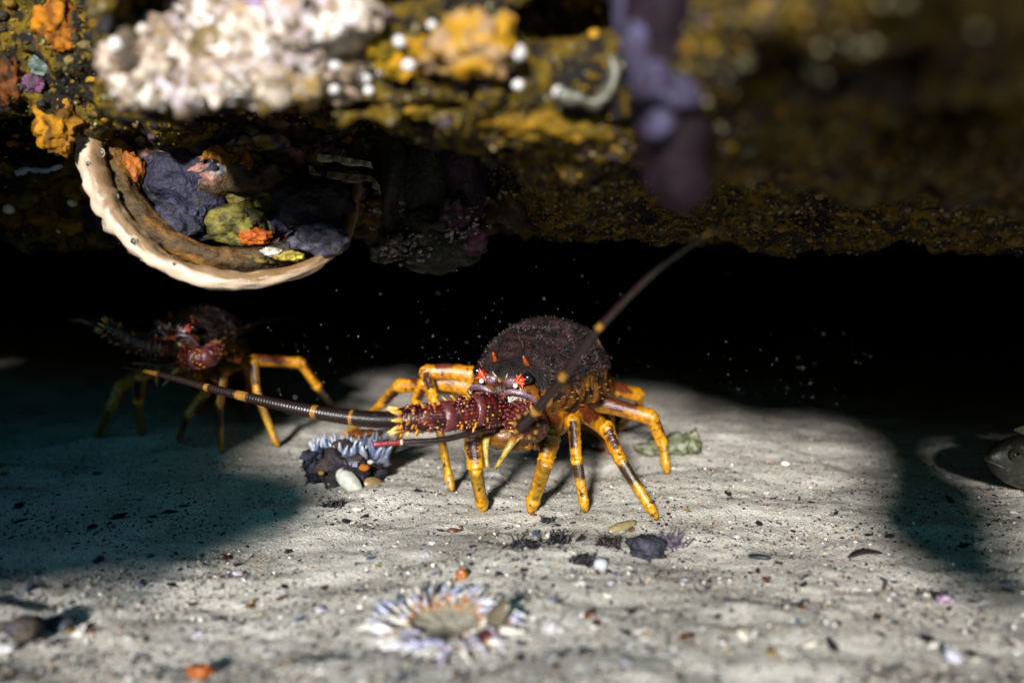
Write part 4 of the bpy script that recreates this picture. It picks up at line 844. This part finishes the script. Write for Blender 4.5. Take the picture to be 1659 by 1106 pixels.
def chip(kn, px, py, rpx):
    p = ground(px, py)
    if p[1] > 1.2 or not (-.6 < p[0] < .6): return
    lab, cat, grp, mat, cs, asp = kinds[kn]; o = bpy.data.objects.new(kn, random.choice(protos[kn])); COL.objects.link(o)
    wl, wg = where(p); size = 'larger' if rpx > 8.5 else 'tiny'
    lab = size + ' ' + lab.replace('small ', '').replace('lying on the sand', wl); grp = grp.replace('on the sand', wg)
    s_ = px2m(rpx, math.hypot(p[1], CAM_H)); o.scale = (s_, s_, s_); o.location = (p[0], p[1], p[2] + s_ * asp[2] * .5); o.rotation_euler = (random.gauss(0, .25), random.gauss(0, .25), random.uniform(0, 6.3)); tag(o, lab, cat, size + ' ' + grp)
named = [('weed_flake', q) for q in ((840, 885, 16), (865, 882, 14), (900, 878, 18), (938, 910, 18), (955, 915, 12), (940, 875, 10), (885, 845, 12), (1180, 800, 10), (545, 1028, 10), (700, 995, 10), (843, 1068, 12), (845, 1042, 10), (910, 1062, 12), (945, 1062, 12), (1022, 992, 12), (905, 975, 9), (850, 924, 9), (808, 930, 8), (150, 855, 12), (190, 838, 14), (275, 830, 12), (250, 838, 10), (30, 820, 14), (30, 845, 12), (160, 908, 14), (540, 818, 16), (560, 845, 10), (470, 893, 10), (1505, 1035, 14), (1420, 1000, 12), (1350, 1050, 14), (1160, 1000, 10), (1120, 1030, 9), (1560, 885, 12), (1540, 812, 12), (1440, 870, 10), (300, 820, 10), (370, 905, 9), (280, 948, 10), (10, 1100, 10), (1230, 848, 10), (715, 860, 8), (590, 836, 8))]
named += [('shell_chip', q) for q in ((580, 826, 10), (895, 870, 9), (838, 852, 7), (1020, 920, 8), (940, 945, 10), (990, 945, 8), (520, 990, 13), (385, 930, 10), (10, 1052, 16), (72, 1046, 12), (130, 1025, 14), (690, 900, 9), (700, 880, 7), (890, 1018, 14), (905, 1020, 10), (1015, 1075, 12), (1510, 1045, 12), (1545, 1065, 18), (1310, 1045, 10), (1270, 1055, 10), (1205, 1030, 11), (740, 855, 7), (860, 925, 6), (1240, 800, 6), (100, 990, 12), (210, 1035, 10), (320, 1030, 9), (440, 1060, 10), (1450, 770, 6), (985, 965, 7), (640, 885, 6), (1110, 940, 7), (960, 1015, 10))]
named += [('brown_chip', q) for q in ((405, 985, 10), (455, 970, 8), (365, 905, 9), (735, 862, 11), (955, 998, 11), (968, 1010, 10), (1110, 1035, 11), (110, 1022, 9), (150, 1024, 8), (310, 980, 8), (1300, 985, 8), (1250, 1060, 10), (865, 835, 6), (525, 955, 8), (1460, 740, 9))]
named += [('grey_chip', q) for q in ((820, 1022, 12), (705, 930, 7), (895, 972, 8), (868, 865, 8), (45, 955, 12), (230, 950, 9), (1180, 975, 8), (1630, 945, 9), (480, 1005, 9), (600, 905, 7))]
for kn, q in named: chip(kn, *q)
for k in range(170):
    kn = random.choices(list(kinds), (8, 3, 1.5, 1.5))[0]; chip(kn, random.uniform(0, 1659), 700 + 406 * math.sqrt(random.random()), random.uniform(4, 8))
# loose grit, too fine to count
mb = MB(); gc = [H(h) for h in ('1c1a1c', '2a2626', '3a3028', 'c8c2bc', 'd8d4d0', '8a7a64', '6a4a2a', '9a8a78', '4a4a58', 'a8a09a')]; wts = np.array([9, 6, 3, 1.6, .5, 4, 1.8, 4, 2, 2]); wts = wts / wts.sum()
NG = 70000; yy = .36 + 1.0 * RNG.random(NG) ** 1.5; GP = np.stack([RNG.uniform(-1, 1, NG) * .66 * yy, yy], 1)
cl_ = fbm(np.stack([GP[:, 0], GP[:, 1] * 1.4, 0 * yy], 1), 16, 3, 71); GP = GP[cl_ > RNG.uniform(-1.2, .6, NG)]; NG = len(GP); GZ = gz(GP[:, 0], GP[:, 1])
def scatter(mb, pos, size, cols, base_v, base_f, sq=(.4, 1), sz=(.3, .8)):
    n = len(pos); a = RNG.uniform(0, 6.3, n); q = np.repeat(base_v[None], n, 0) * np.stack([size, size * RNG.uniform(*sq, n), size * RNG.uniform(*sz, n)], 1)[:, None, :]
    q = q * (1 + RNG.uniform(-.3, .3, q.shape)); x = q[..., 0] * np.cos(a)[:, None] - q[..., 1] * np.sin(a)[:, None]; y = q[..., 0] * np.sin(a)[:, None] + q[..., 1] * np.cos(a)[:, None]
    tx, ty = RNG.normal(0, .3, n)[:, None], RNG.normal(0, .3, n)[:, None]; z = q[..., 2] + tx * x + ty * y
    V_ = (np.stack([x, y, z], 2) + pos[:, None, :]).reshape(-1, 3); m = len(base_v); F = (np.array(base_f)[None] + (np.arange(n) * m)[:, None, None]).reshape(-1, 3)
    mb.add(V_, F.tolist(), np.repeat(cols, m, 0))
sizes = .0004 + .0015 * RNG.random(NG) ** 3.2; gcs = np.array(gc)[RNG.choice(10, NG, p=wts)]
scatter(mb, np.stack([GP[:, 0], GP[:, 1], GZ + sizes * .2], 1), sizes, gcs, oct_v, oct_f)
tag(mb.build('grit', M_BIT, smooth=False), 'loose dark and white grit strewn over the sand', 'grit', kind='stuff')

# ------------------------------------------------------------------ small fish resting on the sand at the edge of the shade
fc = ground(1668, 800); root = empty('fish', fc); tag(root, 'pale mottled small fish resting on the sand at the edge of the shade', 'fish')
nose = at(1597, 742, fc[1] - .01)
ks = np.array([0, .05, .13, .24, .40, .6, .8, .93, 1.0]); hh = np.array([.004, .012, .020, .0245, .0255, .020, .011, .007, .006]); ww = np.array([.003, .008, .012, .0145, .0145, .011, .006, .003, .002])
Lf = .15; n, ns = 50, 24; V_ = []; C_ = []
for t in np.linspace(0, 1, n):
    h, w_ = np.interp(t, ks, hh), np.interp(t, ks, ww); cx = nose + np.array([Lf * t, .030 * t, -.010 * math.sin(math.pi * min(1, t * 1.4) / 2) * (1 - t * .3)])
    for j in range(ns):
        a = 2 * math.pi * j / ns; V_.append(cx + np.array([0, w_ * math.cos(a), h * math.sin(a)])); C_.append(mixc(H('2c2c24'), H('181610'), np.array([.5 + .5 * math.sin(a)]))[0])
F = [(i * ns + j, (i + 1) * ns + j, (i + 1) * ns + (j + 1) % ns, i * ns + (j + 1) % ns) for i in range(n - 1) for j in range(ns)] + [tuple(range(ns)), tuple(range(n * ns - 1, n * ns - ns - 1, -1))]
m_ = MB(); m_.add(V_, F, C_); m_.build('body', M_FISH, root)
ec = nose + np.array([.0195, -.0095, .0052])
m_ = MB(); blob(m_, ec, (.0052, .0035, .0052), H('2c281a'), 3, 0, 1); e = m_.build('eye', M_EYE, root); m_ = MB(); blob(m_, ec + np.array([-.0002, -.0022, 0]), (.0032, .002, .0032), (.004, .004, .005), 3, 0, 1); m_.build('pupil', M_EYE, e)
m_ = MB(); tube(m_, [nose + np.array([-.001, -.001, -.001]), nose + np.array([.005, -.0068, -.0035]), nose + np.array([.010, -.0095, -.006])], .0009, H('5a4a3a'), 8, 10); m_.build('lip', M_FISH, root)
def fin(name, base, pts, c):
    m_ = MB(); b_ = np.asarray(base); Pn = [np.asarray(p) for p in pts]; V_ = []; k = len(Pn)
    for p in Pn:
        for s_ in (0, .5, 1): V_.append(b_ + (p - b_) * (.12 + .88 * s_))
    V_ = np.array(V_); n0 = len(V_); V2 = np.vstack([V_ + (0, -.0004, 0), V_ + (0, .0004, 0)]); F = []
    for i in range(k - 1):
        for j in range(2): q = (i * 3 + j, i * 3 + j + 1, (i + 1) * 3 + j + 1, (i + 1) * 3 + j); F += [q, tuple(z + n0 for z in q[::-1])]
    m_.add(V2, F, c); m_.build(name, M_FISH, root)
pb = nose + np.array([.036, -.014, -.014]); fin('pectoral_fin', pb, [pb + np.array([.024 * math.cos(a), -.006, .024 * math.sin(a)]) for a in np.linspace(-1.5, .3, 9)], H('8a8a78'))
tb = nose + np.array([Lf, .030, -.007]); fin('tail_fin', tb, [tb + np.array([.026 * math.cos(a), .004, .026 * math.sin(a)]) for a in np.linspace(-.8, .8, 9)], H('7a7860'))
db = nose + np.array([.070, .016, .004]); fin('dorsal_fin', db, [db + np.array([.04 * math.cos(a), .003, .012 + .012 * math.sin(a)]) for a in np.linspace(.2, 2.7, 11)], H('6a6850'))

# leaf of green weed at the shaded edge
c = ground(-26, 795); m_ = MB(); tube(m_, [c, c + np.array([.004, 0, .014]), c + np.array([.012, -.002, .022]), c + np.array([.024, -.004, .024])], lambda t: .0085 * math.sin(math.pi * (.15 + .82 * t)), H('1e4a14'), 12, 16, flat=.15, up=(0, 1, .2)); tag(m_.build('green_leaf', M_WEED), 'green weed leaf on the sand at the shaded edge', 'seaweed')

# drifting specks in the water
mb = MB()
for k in range(520):
    px, py = random.uniform(430, 1420), random.gauss(580, 80); d = random.uniform(.5, 1.05); p = at(px, py, d)
    if p[2] < .03 or p[2] > .26: continue
    s_ = random.uniform(.0001, .0003) * (1.7 if random.random() < .05 else 1); mb.add(oct_v * s_ * np.array([1, 1, random.uniform(.6, 1.6)]) + p, oct_f, H('a8b0b8'))
tag(mb.build('drifting_specks', M_BIT), 'tiny pale specks drifting in the dark water', 'specks', kind='stuff')
